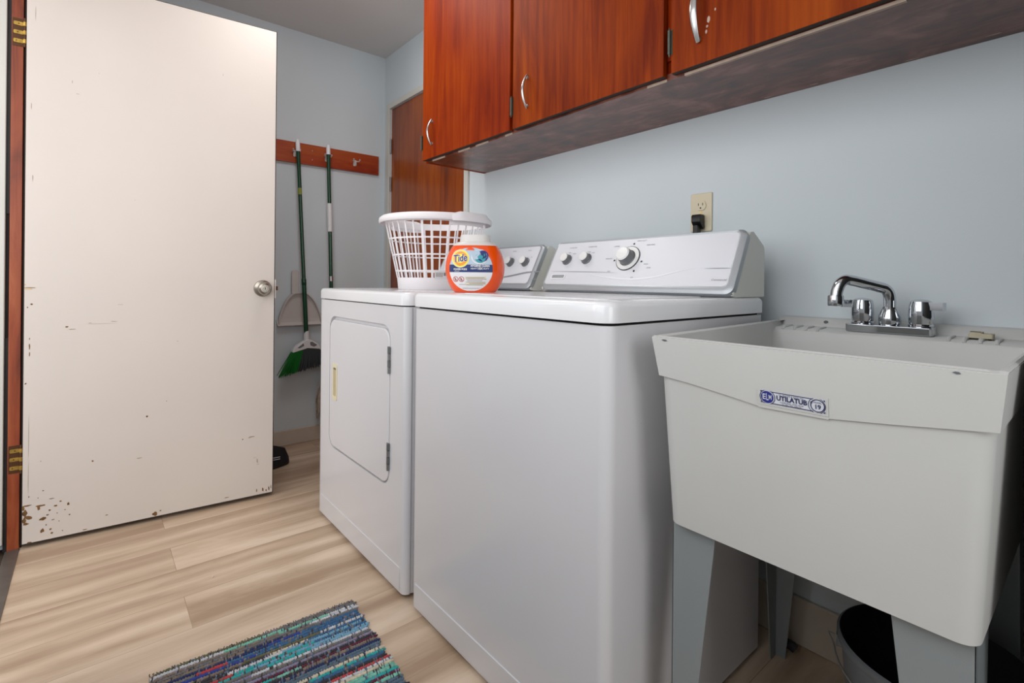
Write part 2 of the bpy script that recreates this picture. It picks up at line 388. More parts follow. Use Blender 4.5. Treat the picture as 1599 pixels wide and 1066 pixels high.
R = lambda v: Vector((.757+v.x, -v.z, .911+v.y))
lathe(bm, [(.0, 0), (.034, 0), (.036, .003), (.034, .009), (.024, .012), (.014, .014), (.012, .030), (.020, .036), (.0265, .046), (.0275, .056), (.024, .063), (.017, .065), (.016, .0665), (.0, .067)], seg=36, X=R, caps=False)
lathe(bm, [(.0, .0668), (.009, .0668), (.0095, .0685), (.0, .0685)], seg=20, X=R, mi=0, caps=False)
box(bm, .757-.001, .757+.001, -.0692, -.0684, .906, .916, 1)
link('door_knob', bm, ['knob_nickel', 'gap_dark'], d1, world=False, smooth=35)
bm = B(); box(bm, DW-.001, DW+.003, -.001, .030, .868, .950); box(bm, DW+.003, DW+.013, .008, .020, .902, .920, 1); link('latch_plate', bm, ['door_paint', 'dark_brass'], d1, world=False)
for z0 in (1.803, .316):
    bm = B(); X0 = -.186
    h = d1; 
    def toD(v):  # world -> door frame
        return Matrix.Rotation(-DA, 3, 'Z') @ (Vector(v)-d1.location)
    box(bm, -.219, -.187, JY-.002, JY, z0-.048, z0+.048, 1, toD)
    for k in (-1, 0, 1):
        pts = rrect(-.2165, -.191, z0+k*.030-.0065, z0+k*.030+.0065, .004, 3)
        prism(bm, pts, JY-.004, JY-.002, lambda u, v, w: toD((u, w, v)), 0)
        prism(bm, [(-.206+k*.003+.002*cos(a*pi/4), z0+k*.03+.002*sin(a*pi/4)) for a in range(8)], JY-.0045, JY-.004, lambda u, v, w: toD((u, w, v)), 1)
        tube(bm, [toD((-.187, JY-.008, z0+k*.03-.007)), toD((-.187, JY-.008, z0+k*.03+.007))], .005, 8, 0)
    tube(bm, [toD((-.187, JY-.008, z0-.05)), toD((-.187, JY-.008, z0+.05))], .0035, 8, 1)
    link('hinge', bm, ['brass', 'dark_brass'], d1, world=False)

# ------------------------------------------------------------------ appliances
def appliance_body(bm, x0, x1, y0, y1, z0, z1, r, mi=0):
    prism(bm, rrect(x0, x1, y0, y1, (0, r, r, 0), 6), z0, z1, lambda u, v, w: Vector((u, v, w)), mi)
def top_slab(root, x0, x1, y0, y1, z0, z1, r, e=.010):
    bm = B(); pr = []
    for k, (ins, z) in enumerate([(0, z0), (0, z1-e), (e*.15, z1-e*.5), (e*.5, z1-e*.14), (e, z1)]):
        pts = rrect(x0+ins, x1-ins, y0+ins, y1-ins, (.008, r-ins*.6, r-ins*.6, .008), 7); pr.append([bm.verts.new((u, v, z)) for u, v in pts])
    for a, b in zip(pr, pr[1:]):
        n = len(a)
        for k in range(n): bm.faces.new((a[k], a[(k+1) % n], b[(k+1) % n], b[k]))
    bm.faces.new(pr[0]); bm.faces.new(pr[-1])
    return link('top', bm, 'appliance_top', root, smooth=50)
def console(root, X0, X1, y0, y1, kind):
    Z0, Z1 = .925, 1.085
    Ls = hypot(X1-X0, Z1-Z0); ex, ez = (X1-X0)/Ls, (Z1-Z0)/Ls; nx, nz = -ez, ex
    P = lambda y, t, h=0: Vector((X0+ex*t+nx*h, y, Z0+ez*t+nz*h))
    bm = B()
    prof = [(X0+.022, .9185), (X0+.008, .924)]+[(X0+.006, .930)]+[(X1+.006, 1.078), (X1+.014, 1.085), (X1+.030, 1.086), (X1+.085, 1.054), (X1+.092, 1.044), (X1+.092, .9185)]
    prism(bm, prof, y0, y1, lambda u, v, w: Vector((u, w, v)))
    cb = link('console', bm, 'console_body', root, bevel=.006, bseg=3)
    # silver bezel standing proud of the slope, then the printed face
    bm = B()
    ya, yb = y0-.002, y1-.010
    out = rrect(ya, yb, 0.000, .184, .020, 6); inn = rrect(ya+.020, yb-.006, .020, .176, .012, 6)
    n = len(out)
    o0 = [bm.verts.new(P(u, v, -.012)) for u, v in out]; o1 = [bm.verts.new(P(u, v, .004)) for u, v in out]
    i1 = [bm.verts.new(P(u, v, .008)) for u, v in [(x*.6+y_*.4, a*.6+b*.4) for (x, a), (y_, b) in zip(out, inn)]]; i2 = [bm.verts.new(P(u, v, .006)) for u, v in inn]
    for a, b in ((o0, o1), (o1, i1), (i1, i2)):
        for k in range(n): bm.faces.new((a[k], a[(k+1) % n], b[(k+1) % n], b[k]))
    link('bezel', bm, 'console_silver', cb, smooth=60)
    bm = B(); f = bm.faces.new([bm.verts.new(P(u, v, .006)) for u, v in inn])
    H = .0068
    S_ = lambda u, v: P(-u, v, H)       # u increases to the viewer's right
    def swoosh(pts, w, mi):
        pts = smoothpath([Vector((a, b, 0)) for a, b in pts], 8); m = len(pts)
        for k in range(m-1):
            wa = w*sin(pi*k/(m-1))+.0001; wb = w*sin(pi*(k+1)/(m-1))+.0001
            bm.faces.new([bm.verts.new(q) for q in (P(pts[k].x, pts[k].y-wa, H), P(pts[k+1].x, pts[k+1].y-wb, H), P(pts[k+1].x, pts[k+1].y+wb, H), P(pts[k].x, pts[k].y+wa, H))]).material_index = mi
    def tx(s, y, t, size=.0055): text(bm, s, size, lambda u, v: P(y-u, t+v, H), 1, align='CENTER')
    if kind == 'washer':
        swoosh([(1.06, .058), (1.0, .047), (.902, .039), (.82, .046), (.747, .064), (.70, .072)], .0022, 2)
        swoosh([(1.235, .068), (1.15, .066), (1.05, .064), (.95, .060)], .0009, 1)
        swoosh([(.675, .071), (.65, .071), (.62, .071), (.60, .071)], .0009, 1)
        for s, y, t in (('WATER LEVEL', 1.17, .157), ('TEMPERATURE', 1.085, .157), ('NORMAL', .985, .153), ('HEAVY DUTY', .898, .168), ('PERM PRESS', .862, .152), ('DELICATE', 1.0, .110), ('RINSE', .858, .088), ('SOAK', .845, .076), ('SPIN', .984, .065), ('OFF', .892, .044), ('LOW', 1.178, .138), ('HIGH', 1.155, .134), ('COLD', 1.092, .138), ('HOT', 1.072, .134)):
            tx(s, y, t)
        text(bm, 'Commercial', .008, lambda u, v: P(.628-u, .038+v, H), 1, shear=.3)
        for y, t in ((.923, .159), (.976, .103), (.876, .097), (.892, .066)): disc(bm, -y, t, .0032, S_, 3, 12)
        kn = [(1.178, .111, .0165), (1.092, .112, .0165)]; badge = (1.158, 1.222, .037, .056)
    else:
        swoosh([(1.62, .040), (1.55, .042), (1.47, .052), (1.40, .064), (1.34, .068), (1.315, .068)], .0035, 1)
        for s, y, t in (('DRYNESS', 1.515, .160), ('SIGNAL', 1.425, .160), ('OFF', 1.535, .128), ('ON', 1.40, .13), ('TIMED', 1.62, .160)): tx(s, y, t)
        text(bm, 'Commercial', .007, lambda u, v: P(1.345-u, .036+v, H), 1, shear=.3)
        kn = [(1.512, .110, .0165), (1.424, .109, .0165)]; badge = (1.94, 2.0, .037, .056)
    link('console_face', bm, ['console_face', 'print_gray', 'print_light', 'black_plastic'], cb)
    Mt = lambda y, t: (lambda v: P(y-v.x, t+v.y, .006+v.z))
    for y, t, r in kn:
        bm = B(); lathe(bm, [(r*1.15, 0), (r*1.15, .003), (r, .004), (r*.95, .020)], seg=28, X=Mt(y, t), mi=1, caps=False); lathe(bm, [(r*.95, .020), (r*.85, .0225), (0.0001, .023)], seg=28, X=Mt(y, t), mi=0, caps=False)
        link('knob', bm, ['knob_white', 'knob_side'], cb, smooth=40)
    ky, kt = (.928, .109) if kind == 'washer' else (1.80, .109)
    bm = B(); r = .041
    lathe(bm, [(r, 0), (r, .002), (r*.95, .003)], seg=40, X=Mt(ky, kt), mi=2, caps=False); lathe(bm, [(r*.95, .003), (r*.66, .004)], seg=40, X=Mt(ky, kt), mi=0, caps=False)
    lathe(bm, [(r*.66, .004), (r*.60, .006), (r*.55, .030)], seg=40, X=Mt(ky, kt), mi=1, caps=False); lathe(bm, [(r*.55, .030), (r*.47, .034), (.0001, .035)], seg=40, X=Mt(ky, kt), mi=0, caps=False)
    link('dial', bm, ['knob_white', 'knob_side', 'black_plastic'], cb, smooth=40)
    bm = B(); y_0, y_1, t0, t1 = badge
    frame(bm, rrect(y_0, y_1, t0, t1, .004, 3), rrect(y_0+.004, y_1-.004, t0+.004, t1-.003, .002, 3), .006, .009, P_(P), 1)
    prism(bm, rrect(y_0+.003, y_1-.003, t0+.003, t1-.002, .002, 3), .0061, .0072, P_(P), 0)
    link('badge', bm, ['console_silver', 'print_light'], cb)
def P_(P): return lambda u, v, w: P(u, v, w)

# washer
wx0, wx1, wy0, wy1 = .718, 1.33, .586, 1.308
washer = thing('washing_machine', (1.02, .947, 0), 'white top-load washing machine between the dryer and the laundry sink, round dial on its console', 'washing machine')
bm = B(); appliance_body(bm, wx0, wx1, wy0, wy1, .014, .873, .024); link('cabinet', bm, 'appliance_white', washer, smooth=35)
bm = B(); appliance_body(bm, wx0+.008, wx1-.004, wy0+.008, wy1-.008, .873, .8785, .02); link('lid_gap', bm, 'gap_dark', washer)
top_slab(washer, wx0-.008, wx1+.003, wy0-.004, wy1+.003, .8785, .9185, .036, .012)
bm = B(); prism(bm, rrect(.765, 1.15, .64, 1.135, .03, 6), .9183, .9205, lambda u, v, w: Vector((u, v, w))); link('lid', bm, 'appliance_top', washer, bevel=.001)
bm = B(); prism(bm, rrect(.612, 1.284, .022, .084, .006, 3), wx0-.0030, wx0+.004, lambda u, v, w: Vector((w, u, v))); link('kick_panel', bm, 'appliance_white', washer, bevel=.0012)
for x, y in ((.76, .63), (.76, 1.265), (1.28, .63), (1.28, 1.265)):
    bm = B(); lathe(bm, [(.022, 0), (.022, .008), (.010, .009), (.010, .016)], (x, y, 0), 14); link('foot', bm, 'black_plastic', washer)
console(washer, 1.178, 1.262, .588, 1.262, 'washer')
# dryer
dx0, dx1, dy0, dy1 = .716, 1.35, 1.346, 2.083
dryer = thing('clothes_dryer', (1.03, 1.715, 0), 'white clothes dryer with a front door, beyond the washing machine under the basket', 'dryer')
bm = B(); appliance_body(bm, dx0+.012, dx1, dy0, dy1, .014, .873, .024); link('cabinet', bm, 'appliance_white', dryer, smooth=35)
# front skin with the door opening
F = lambda u, v, w: Vector((w, u, v))
seg = 8
hole = rrect(1.447, 1.970, .306, .812, .050, seg)
def on_rect(u, v, y0, y1, z0, z1, cy, cz):
    du, dv = u-cy, v-cz; s = min(((y1-cy) if du > 0 else (cy-y0))/max(abs(du), 1e-6), ((z1-cz) if dv > 0 else (cz-z0))/max(abs(dv), 1e-6)); return (cy+du*s, cz+dv*s)
outer = []
for i, (u, v) in enumerate(hole): outer.append(on_rect(u, v, dy0+.020, dy1-.020, .014, .873, 1.7085, .559))
# snap to the four corners
for cy_, cz_ in ((dy0+.020, .014), (dy1-.020, .014), (dy0+.020, .873), (dy1-.020, .873)):
    k = min(range(len(outer)), key=lambda i: hypot(outer[i][0]-cy_, outer[i][1]-cz_)); outer[k] = (cy_, cz_)
bm = B(); frame(bm, outer, hole, dx0+.0125, dx0, F)
# rounded vertical ends of the skin
for s, yy in ((-1, dy0+.020), (1, dy1-.020)):
    ar = [(yy+s*.020*sin(a*pi/12), dx0+.020*(1-cos(a*pi/12))) for a in range(7)]
    for (y_a, x_a), (y_b, x_b) in zip(ar, ar[1:]):
        bm.faces.new([bm.verts.new(q) for q in ((x_a, y_a, .014), (x_b, y_b, .014), (x_b, y_b, .873), (x_a, y_a, .873))])
bmesh.ops.remove_doubles(bm, verts=bm.verts, dist=.0002)
link('front_panel', bm, 'appliance_white', dryer, smooth=35, bevel=.0)
dd = B(); prism(dd, rrect(1.452, 1.966, .311, .799, .046, seg), dx0-.001, dx0+.0122, F)
ddoor = link('door', dd, 'appliance_white', dryer, bevel=.004, bseg=3)
bm = B(); hx = dx0-.001
frame(bm, rrect(1.885, 1.930, .492, .632, .010, 4), rrect(1.893, 1.921, .508, .616, .004, 4), hx+.001, hx-.0025, F)
prism(bm, rrect(1.892, 1.922, .507, .617, .004, 4), hx-.0001, hx-.0006, F, 1)
prism(bm, rrect(1.892, 1.922, .608, .617, .002, 2), hx-.0006, hx-.0012, F, 2)
link('handle', bm, ['cream_plastic', 'cream_dark', 'knob_side'], ddoor)
for z0, z1 in ((.660, .745), (.358, .443)):
    bm = B(); n = 4
    for k in range(n):
        a = z0+(z1-z0)*k/n; tube(bm, [(dx0-.004, 1.449, a+.001), (dx0-.004, 1.449, a+(z1-z0)/n-.001)], .0055 if k % 2 else .0048, 10, k % 2)
    box(bm, dx0-.0035, dx0, 1.4495, 1.462, z0, z1, 0)
    link('hinge', bm, ['hinge_steel', 'knob_side'], ddoor)
bm = B(); appliance_body(bm, dx0+.010, dx1-.004, dy0+.008, dy1-.008, .873, .877, .02); link('lid_gap', bm, 'gap_dark', dryer)
top_slab(dryer, dx0-.006, dx1+.003, dy0-.003, dy1+.003, .877, .9175, .036, .012)
bm = B(); prism(bm, rrect(1.372, 2.055, .020, .089, .006, 3), dx0-.0025, dx0+.004, F); link('kick_panel', bm, 'appliance_white', dryer, bevel=.0012)
for x, y in ((.77, 1.39), (.77, 2.04), (1.30, 1.39), (1.30, 2.04)):
    bm = B(); lathe(bm, [(.022, 0), (.022, .008), (.010, .009), (.010, .016)], (x, y, 0), 14); link('foot', bm, 'black_plastic', dryer)
console(dryer, 1.210, 1.292, 1.352, 2.03, 'dryer')

# ------------------------------------------------------------------ wall cabinet
cab = thing('wall_cabinet', (1.29, .9, 1.47), 'reddish stained wooden wall cabinet with worn underside, fixed above the washer and sink', 'cabinet')
CX, CZ0 = 1.128, 1.470; CY0, CY1 = .052, 1.955
bm = B(); box(bm, CX+.002, XR-.001, CY1-.018, CY1, CZ0, ZC-.001); box(bm, CX+.002, XR-.001, CY0, CY0+.018, CZ0, ZC-.001)
box(bm, CX+.008, CX+.020, CY0+.018, CY1-.018, CZ0+.018, CZ0+.05); box(bm, CX+.002, CX+.020, 1.30, 1.40, CZ0+.05, ZC-.001); box(bm, CX+.002, CX+.020, .68, .78, CZ0+.05, ZC-.001); box(bm, CX+.002, CX+.020, CY0+.018, .125, CZ0+.05, ZC-.001)
box(bm, CX+.012, XR-.001, CY0+.018, CY1-.018, ZC-.02, ZC-.001); box(bm, XR-.012, XR-.001, CY0+.018, CY1-.018, CZ0+.02, ZC-.02)
link('carcass', bm, 'cabinet_wood', cab)
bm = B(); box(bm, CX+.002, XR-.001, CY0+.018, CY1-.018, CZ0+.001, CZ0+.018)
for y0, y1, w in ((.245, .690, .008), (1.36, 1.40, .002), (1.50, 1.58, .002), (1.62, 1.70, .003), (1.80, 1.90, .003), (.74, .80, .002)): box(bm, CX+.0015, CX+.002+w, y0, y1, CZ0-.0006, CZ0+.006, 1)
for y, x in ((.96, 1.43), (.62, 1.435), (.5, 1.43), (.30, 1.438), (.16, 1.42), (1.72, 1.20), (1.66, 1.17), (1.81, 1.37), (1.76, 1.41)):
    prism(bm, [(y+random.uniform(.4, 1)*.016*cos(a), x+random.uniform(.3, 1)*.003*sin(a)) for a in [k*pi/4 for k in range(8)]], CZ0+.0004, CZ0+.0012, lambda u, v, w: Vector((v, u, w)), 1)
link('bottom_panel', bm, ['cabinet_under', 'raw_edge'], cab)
def cab_door(y0, y1, mt, hy, big, hz):
    bm = B(); box(bm, CX-.018, CX, y0, y1, 1.477, 2.372); bm.faces.ensure_lookup_table(); bm.faces[4].material_index = 1  # bottom face coloured dark for the shade under the door
    if big:
        for y, z, a_, b_ in ((.622, 1.548, .003, .007), (.620, 1.560, .003, .004), (.617, 1.575, .005, .010), (.600, 1.592, .0025, .005), (.598, 1.622, .003, .006), (.612, 1.640, .006, .003), (.626, 1.652, .004, .004)):
            bm.faces.new([bm.verts.new((CX-.0184, y+a_*random.uniform(.6, 1)*cos(k*pi/3.5), z+b_*random.uniform(.6, 1)*sin(k*pi/3.5))) for k in range(7)]).material_index = 2
    d = link('door', bm, [mt, 'door_edge_and_shade', 'raw_edge'], cab, bevel=.0015)
    bm = B(); r = .0042 if not big else .0045; x = CX-.018
    z0, z1 = (1.530, 1.640) if not big else (1.528, 1.668); dep = .024 if not big else .030
    pts = [(x-.001, hy, z0+.006)]+[(x-dep*sin(pi*(k/12)*.86+.22), hy, z0+(z1-z0)*k/12) for k in range(13)]+[(x-.001, hy, z1-.006)]
    R_ = [r*.7]+[r*(.75+.6*sin(pi*k/12)) for k in range(13)]+[r*.7]
    tube(bm, pts, [q*(1.5 if big else 1) for q in R_], 12, flat=.45 if big else .8, up=(1, 0, 0))
    for z in (z0+.008, z1-.008): lathe(bm, [(.0, 0), (.006, 0), (.005, .004), (0, .005)], seg=12, X=lambda v: Vector((x-v.z, hy+v.x, z+v.y)), caps=False)
    link('handle', bm, 'satin_chrome', d, smooth=50)
    for z in (1.555, 2.28):
        bm = B(); box(bm, x-.0015, x, y1-.004, y1-.0002, z-.032, z+.032); tube(bm, [(x-.004, y1+.003, z-.030), (x-.004, y1+.003, z+.030)], .0042, 8); 
        for s in (-1, 1): tube(bm, [(x-.004, y1+.003, z+s*.030), (x-.004, y1+.003, z+s*.037)], [.003, .001], 8)
        link('hinge', bm, 'dark_steel', d, smooth=50)
mat('dark_steel', rgb(84, 88, 80), .4, .8)
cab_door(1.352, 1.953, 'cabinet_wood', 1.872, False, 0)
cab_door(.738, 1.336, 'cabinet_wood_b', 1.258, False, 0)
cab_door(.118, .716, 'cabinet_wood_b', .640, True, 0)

# ------------------------------------------------------------------ hook rail, broom, mop, dustpan
rail = thing('hook_rail', (1.0, YF, 1.68), 'brown wooden hook rail screwed to the far blue wall', 'rail')
bm = B(); box(bm, .50, 1.400, YF-.020, YF-.0005, 1.621, 1.739)
for x, z in ((.985, 1.705), (.985, 1.652), (.70, 1.705), (.70, 1.652)): lathe(bm, [(.004, 0), (.003, .001), (0.0001, .0012)], seg=10, X=lambda v: Vector((x+v.x, YF-.020-v.z, z+v.y)), mi=1)
link('board', bm, ['rail_wood', 'raw_edge'], rail, bevel=.003)
for x in (.620, .888, 1.068, 1.242):
    bm = B(); y = YF-.020; z = 1.680
    prism(bm, rrect(x-.010, x+.010, z-.026, z+.012, .006, 3), y, y-.003, lambda u, v, w: Vector((u, w, v)))
    for s in (-1, 1):
        tube(bm, smoothpath([(x+s*.006, y-.002, z+.004), (x+s*.016, y-.012, z+.002), (x+s*.019, y-.028, z+.004), (x+s*.019, y-.034, z+.012)], 5), [.0035]*15+[.005], 8)
    tube(bm, smoothpath([(x, y-.002, z-.018), (x, y-.007, z-.024), (x, y-.012, z-.022), (x, y-.014, z-.014)], 5), [.0035]*15+[.0048], 8)
    link('hook', bm, 'hook_metal', rail, smooth=50)
PY = 2.987
broom = thing('broom', (.93, PY, .44), 'green-handled angle broom hanging upright on the far wall, bristles down', 'broom')
def lerp(a, b, t): return tuple(a[i]+(b[i]-a[i])*t for i in range(3))
bt, bb = (.892, PY, 1.735), (.948, PY-.01, .60)
at = lambda z: lerp(bt, bb, (1.735-z)/(1.735-.60))
bm = B(); tube(bm, [at(1.688), at(.955)], .0105, 14); tube(bm, [at(.955), at(.952), at(.92), at(.917)], [.0115, .0135, .0135, .0115], 14); tube(bm, [at(.917), at(.60)], .0125, 14)
tube(bm, [at(1.472), at(1.435)], .0108, 14, 1)
pole = link('pole', bm, ['pole_green', 'pole_sticker'], broom, smooth=40)
bm = B(); tube(bm, [at(1.69), at(1.68), at(1.74), at(1.748)][1:], [.0125, .0115, .006], 14); link('hanging_cap', bm, 'white_plastic', broom, smooth=40)
bm = B(); hy = PY-.010
tube(bm, [(.947, hy, .655), (.948, hy, .60)], [.013, .016], 14)
prism(bm, [(.868, .535), (.872, .556), (.895, .578), (.930, .598), (.944, .606), (.962, .606), (.985, .596), (1.010, .578), (1.022, .558), (1.024, .546), (.95, .556)], hy-.018, hy+.018, lambda u, v, w: Vector((u, w, v)))
head = link('broom_head', bm, 'white_plastic', broom, bevel=.004)
for P3 in ([(.893, .562), (.925, .586), (.930, .572), (.905, .560)], [(.962, .590), (.975, .592), (1.003, .572), (.985, .563), (.965, .572)]):
    bm = B(); prism(bm, P3, hy-.0195, hy-.0175, lambda u, v, w: Vector((u, w, v))); link('head_slot', bm, 'slot_gray', head)
def bristles(name, u0, u1, mt):
    bm = B()
    for row in range(4):
        n = int(60*(u1-u0))
        for k in range(n+1):
            u = u0+(u1-u0)*k/n; x0 = .872+.150*u; z0 = .543+.012*sin(pi*u); x1 = .798+.262*u+random.uniform(-.004, .004); z1 = .405+.045*u+random.uniform(-.006, .006)+.006*sin(pi*u)
            y0 = hy-.013+.0085*row; y1 = hy-.024+.014*row+random.uniform(-.003, .003)
            if y1 > YF-.015: y1 = YF-.015
            tube(bm, [(x0, y0, z0), ((x0+x1)/2, (y0+y1)/2, (z0+z1)/2), (x1, y1, z1)], [.0022, .0026, .0016], 4)
    return link(name, bm, mt, head)
tag(bristles('bristles', .0, .36, 'bristle_green'), 'green bristles', kind='stuff'); tag(bristles('bristles', .37, 1.0, 'bristle_gray'), 'dark gray bristles', kind='stuff')

pan = thing('dustpan', (.925, YF-.03, .69), 'pale plastic dustpan hanging flat on the wall behind the broom', 'dustpan')
bm = B(); 
arch = smoothpath([(.806, .700, 0), (.812, .745, 0), (.838, .815, 0), (.872, .862, 0), (.900, .874, 0), (.945, .874, 0), (.975, .860, 0), (1.012, .810, 0), (1.038, .745, 0), (1.046, .700, 0)], 5)
arch = [(p.x, p.y) for p in arch]
prism(bm, arch, YF-.012, YF-.008, lambda u, v, w: Vector((u, w, v)))
# raised wall round the arch and the flared lip
inn = [(.926+(u-.926)*.955, .70+(v-.70)*.965) for u, v in arch]
for i in range(len(arch)-1):
    a, b, c_, d = arch[i], arch[i+1], inn[i+1], inn[i]
    for q in (((a, -.009), (b, -.009), (b, -.032), (a, -.032)), ((d, -.009), (c_, -.009), (c_, -.032), (d, -.032)), ((a, -.032), (b, -.032), (c_, -.032), (d, -.032))):
        bm.faces.new([bm.verts.new((p[0], YF+y, p[1])) for p, y in q])
prism(bm, [(YF-.008, .722), (YF-.008, .700), (YF-.030, .684), (YF-.034, .688), (YF-.016, .704), (YF-.014, .722)], .800, 1.050, lambda u, v, w: Vector((w, u, v)))
link('pan', bm, 'dull_white', pan, smooth=30)
bm = B(); prism(bm, rrect(.876, .914, .868, 1.005, (.015, .015, .004, .004), 4), YF-.026, YF-.008, lambda u, v, w: Vector((u, w, v))); link('handle', bm, 'dull_white', pan, bevel=.003)

mop = thing('mop', (1.10, PY, .12), 'string mop with green pole and white grip hanging behind the dryer', 'mop')
mt_, mb_ = (1.066, PY, 1.735), (1.100, PY-.008, .50)
am = lambda z: lerp(mt_, mb_, (1.735-z)/(1.235))
bm = B(); tube(bm, [am(1.695), am(.50)], .0108, 14); link('pole', bm, 'pole_green', mop, smooth=40)
bm = B(); tube(bm, [am(1.69), am(1.738), am(1.748)], [.0125, .0115, .006], 14); link('hanging_cap', bm, 'white_plastic', mop, smooth=40)
bm = B(); tube(bm, [am(1.402), am(1.400), am(1.236), am(1.234)], [.0112, .0135, .0135, .0112], 16); link('grip', bm, 'white_plastic', mop, smooth=40)
bm = B(); tube(bm, [am(.972), am(.970), am(.942), am(.940)], [.011, .0135, .0135, .011], 14); link('clamp', bm, 'satin_chrome', mop, smooth=40)
bm = B(); prism(bm, [(1.078, .500), (1.078, .470), (1.180, .470), (1.180, .500), (1.125, .535), (1.090, .535)], PY-.028, PY+.012, lambda u, v, w: Vector((u, w, v))); link('mop_head', bm, 'white_plastic', mop, bevel=.004)
bm = B()
for k in range(46):
    u = (k % 23)/22; row = k//23; x0 = 1.08+.095*u; y0 = PY-.02+.022*row
    x1 = 1.060+.10*u+random.uniform(-.012, .012)+(-.048 if u < .5 else .01); z1 = .135+random.uniform(0, .07)
    pts = smoothpath([(x0, y0, .475), (x0-.042+random.uniform(-.008, .006), y0-.01, .37), (x1+random.uniform(-.008, .008), y0-.004, .27), (x1, y0-.002, z1)], 4)
    tube(bm, pts, .0042, 5)
tag(link('mop_strings', bm, 'mop_cotton', mop, smooth=80), kind='stuff')

# ------------------------------------------------------------------ sneaker behind the door
snk = thing('sneaker', (.662, 2.72, 0), 'black sneaker with white stripes on the floor behind the open door', 'shoe', radians(8))
bm = B(); rings = []
for k in range(15):
    u = k/14; x = -.15+.275*u; w = .036+.012*sin(pi*min(1, u*1.25)) if u < .93 else .033; w *= (1-max(0, (u-.82)/.18)**2.2*.75)
    h = .125-.0*u if u < .40 else .125-.065*((u-.40)/.60)**1.1
    if k == 14: h = .022; w = .008
    rings.append([bm.verts.new((x, w*cos(a)*(1 if sin(a) < .3 else .86), .016+h*max(0, sin(a))*(1 if u < .3 else 1))) for a in [pi*j/12 for j in range(13)]])
for a, b in zip(rings, rings[1:]):
    for j in range(12): bm.faces.new((a[j], a[j+1], b[j+1], b[j]))
    bm.faces.new((a[0], a[12], b[12], b[0]))
bm.faces.new(rings[0]); bm.faces.new(rings[-1])
up = link('upper', bm, 'sneaker_black', snk, world=False, smooth=60)
bm = B(); sole = []
for k in range(24):
    a = 2*pi*k/24; x = -.012+.142*cos(a); sole.append((x, (.044 if cos(a) > -.3 else .038)*sin(a)*(1 if abs(cos(a)) < .9 else .9)))
prism(bm, sole, 0.001, .020, lambda u, v, w: Vector((u, v, w))); link('sole', bm, 'black_plastic', snk, world=False, bevel=.004)
bm = B()
for dx in (0, 1):
    tube(bm, [(-.01+.075*t, -.0445+.004*t, .062-dx*.010-.006*t) for t in (0, .5, 1)], .0022, 6)
link('stripes', bm, 'sneaker_stripe', snk, world=False)

# ------------------------------------------------------------------ laundry basket
bk = thing('laundry_basket', (1.030, 1.700, .9178), 'round white plastic laundry basket with open slats, standing on the dryer', 'basket')
def brad(z): return .147+(.192-.147)*(z-.045)/(.250-.045)
bm = B(); lathe(bm, [(.135, .003), (.140, 0), (.143, .003), (.1475, .045), (.1455, .045), (.141, .006), (.135, .003)], seg=72, caps=False); lathe(bm, [(.0001, .003), (.139, .003)], seg=72, caps=False)
link('base', bm, 'basket_plastic', bk, world=False, smooth=45)
bm = B(); NS = 36
for k in range(NS):
    a = 2*pi*(k+.35)/NS; pts = []
    w = .0028
    if k % 9 == 4: w = .0045
    ca, sa = cos(a), sin(a)
    r0_, r1_ = brad(.043), brad(.254)
    def q(r, z, s, d): return Vector(((r+d)*ca-s*sa, (r+d)*sa+s*ca, z))
    vs = [bm.verts.new(q(r, z, s, d)) for (r, z) in ((r0_, .043), (r1_, .254)) for s, d in ((-w, -.0012), (w, -.0012), (w, .0012), (-w, .0012))]
    for i in range(4): bm.faces.new((vs[i], vs[(i+1) % 4], vs[4+(i+1) % 4], vs[4+i]))
for z in (.070, .130, .190):
    r = brad(z); lathe(bm, [(r-.0022, z-.0028), (r+.0012, z-.0028), (r+.002, z+.0028), (r-.0014, z+.0028), (r-.0022, z-.0028)], seg=72, caps=False)
link('slats', bm, 'basket_plastic', bk, world=False)
bm = B(); lathe(bm, [(.190, .248), (.193, .248), (.197, .268), (.206, .272), (.2135, .268), (.2155, .258), (.2135, .250), (.2165, .252), (.2180, .260), (.2155, .270), (.207, .2765), (.196, .273), (.190, .248)], seg=96, caps=False)
link('rim', bm, 'basket_plastic', bk, world=False, smooth=50)
for s in (1, -1):
    base = Vector((.75*.768-.66*.64, -.75*.64-.66*.768)).normalized()*s; a0 = atan2(base.y, base.x)
    bm = B(); n = 16; rr = []
    for k in range(n+1):
        t = k/n; a = a0+(t-.5)*radians(50); e = min(1, sin(pi*t)*1.9)
        prof = [(.1925, .235), (.1935, .268), (.203, .272+.011*e), (.216+.006*e, .270+.010*e), (.2205+.008*e, .258+.003*e), (.2185+.008*e, .247), (.216+.006*e, .258), (.205, .270), (.1965, .266), (.1955, .235)]
        rr.append([bm.verts.new((r*cos(a), r*sin(a), z)) for r, z in prof])
    for A_, B_ in zip(rr, rr[1:]):
        m_ = len(A_)
        for j in range(m_): bm.faces.new((A_[j], A_[(j+1) % m_], B_[(j+1) % m_], B_[j]))
    bm.faces.new(rr[0]); bm.faces.new(rr[-1])
    link('handle', bm, 'basket_plastic', bk, world=False, smooth=45)
# paper tag tied to the slats
bm = B(); base = Vector((-.64+.16, -.768-.12)).normalized(); a0 = atan2(base.y, base.x)
def TG(u, v, h=0):
    a = a0+u/.150; r = brad(v)+.0025+h; return Vector((r*cos(a), r*sin(a), v))
quad(bm, -.012, .036, .040, .070, TG, 0, 6)
for k in range(9): quad(bm, -.008+.0030*k, -.008+.0030*k+(.0016 if k % 3 else .001), .048, .064, lambda u, v: TG(u, v, .0004), 1)
quad(bm, .021, .032, .052, .064, lambda u, v: TG(u, v, .0004), 1)
link('paper_tag', bm, ['label_white', 'label_gray'], bk, world=False)

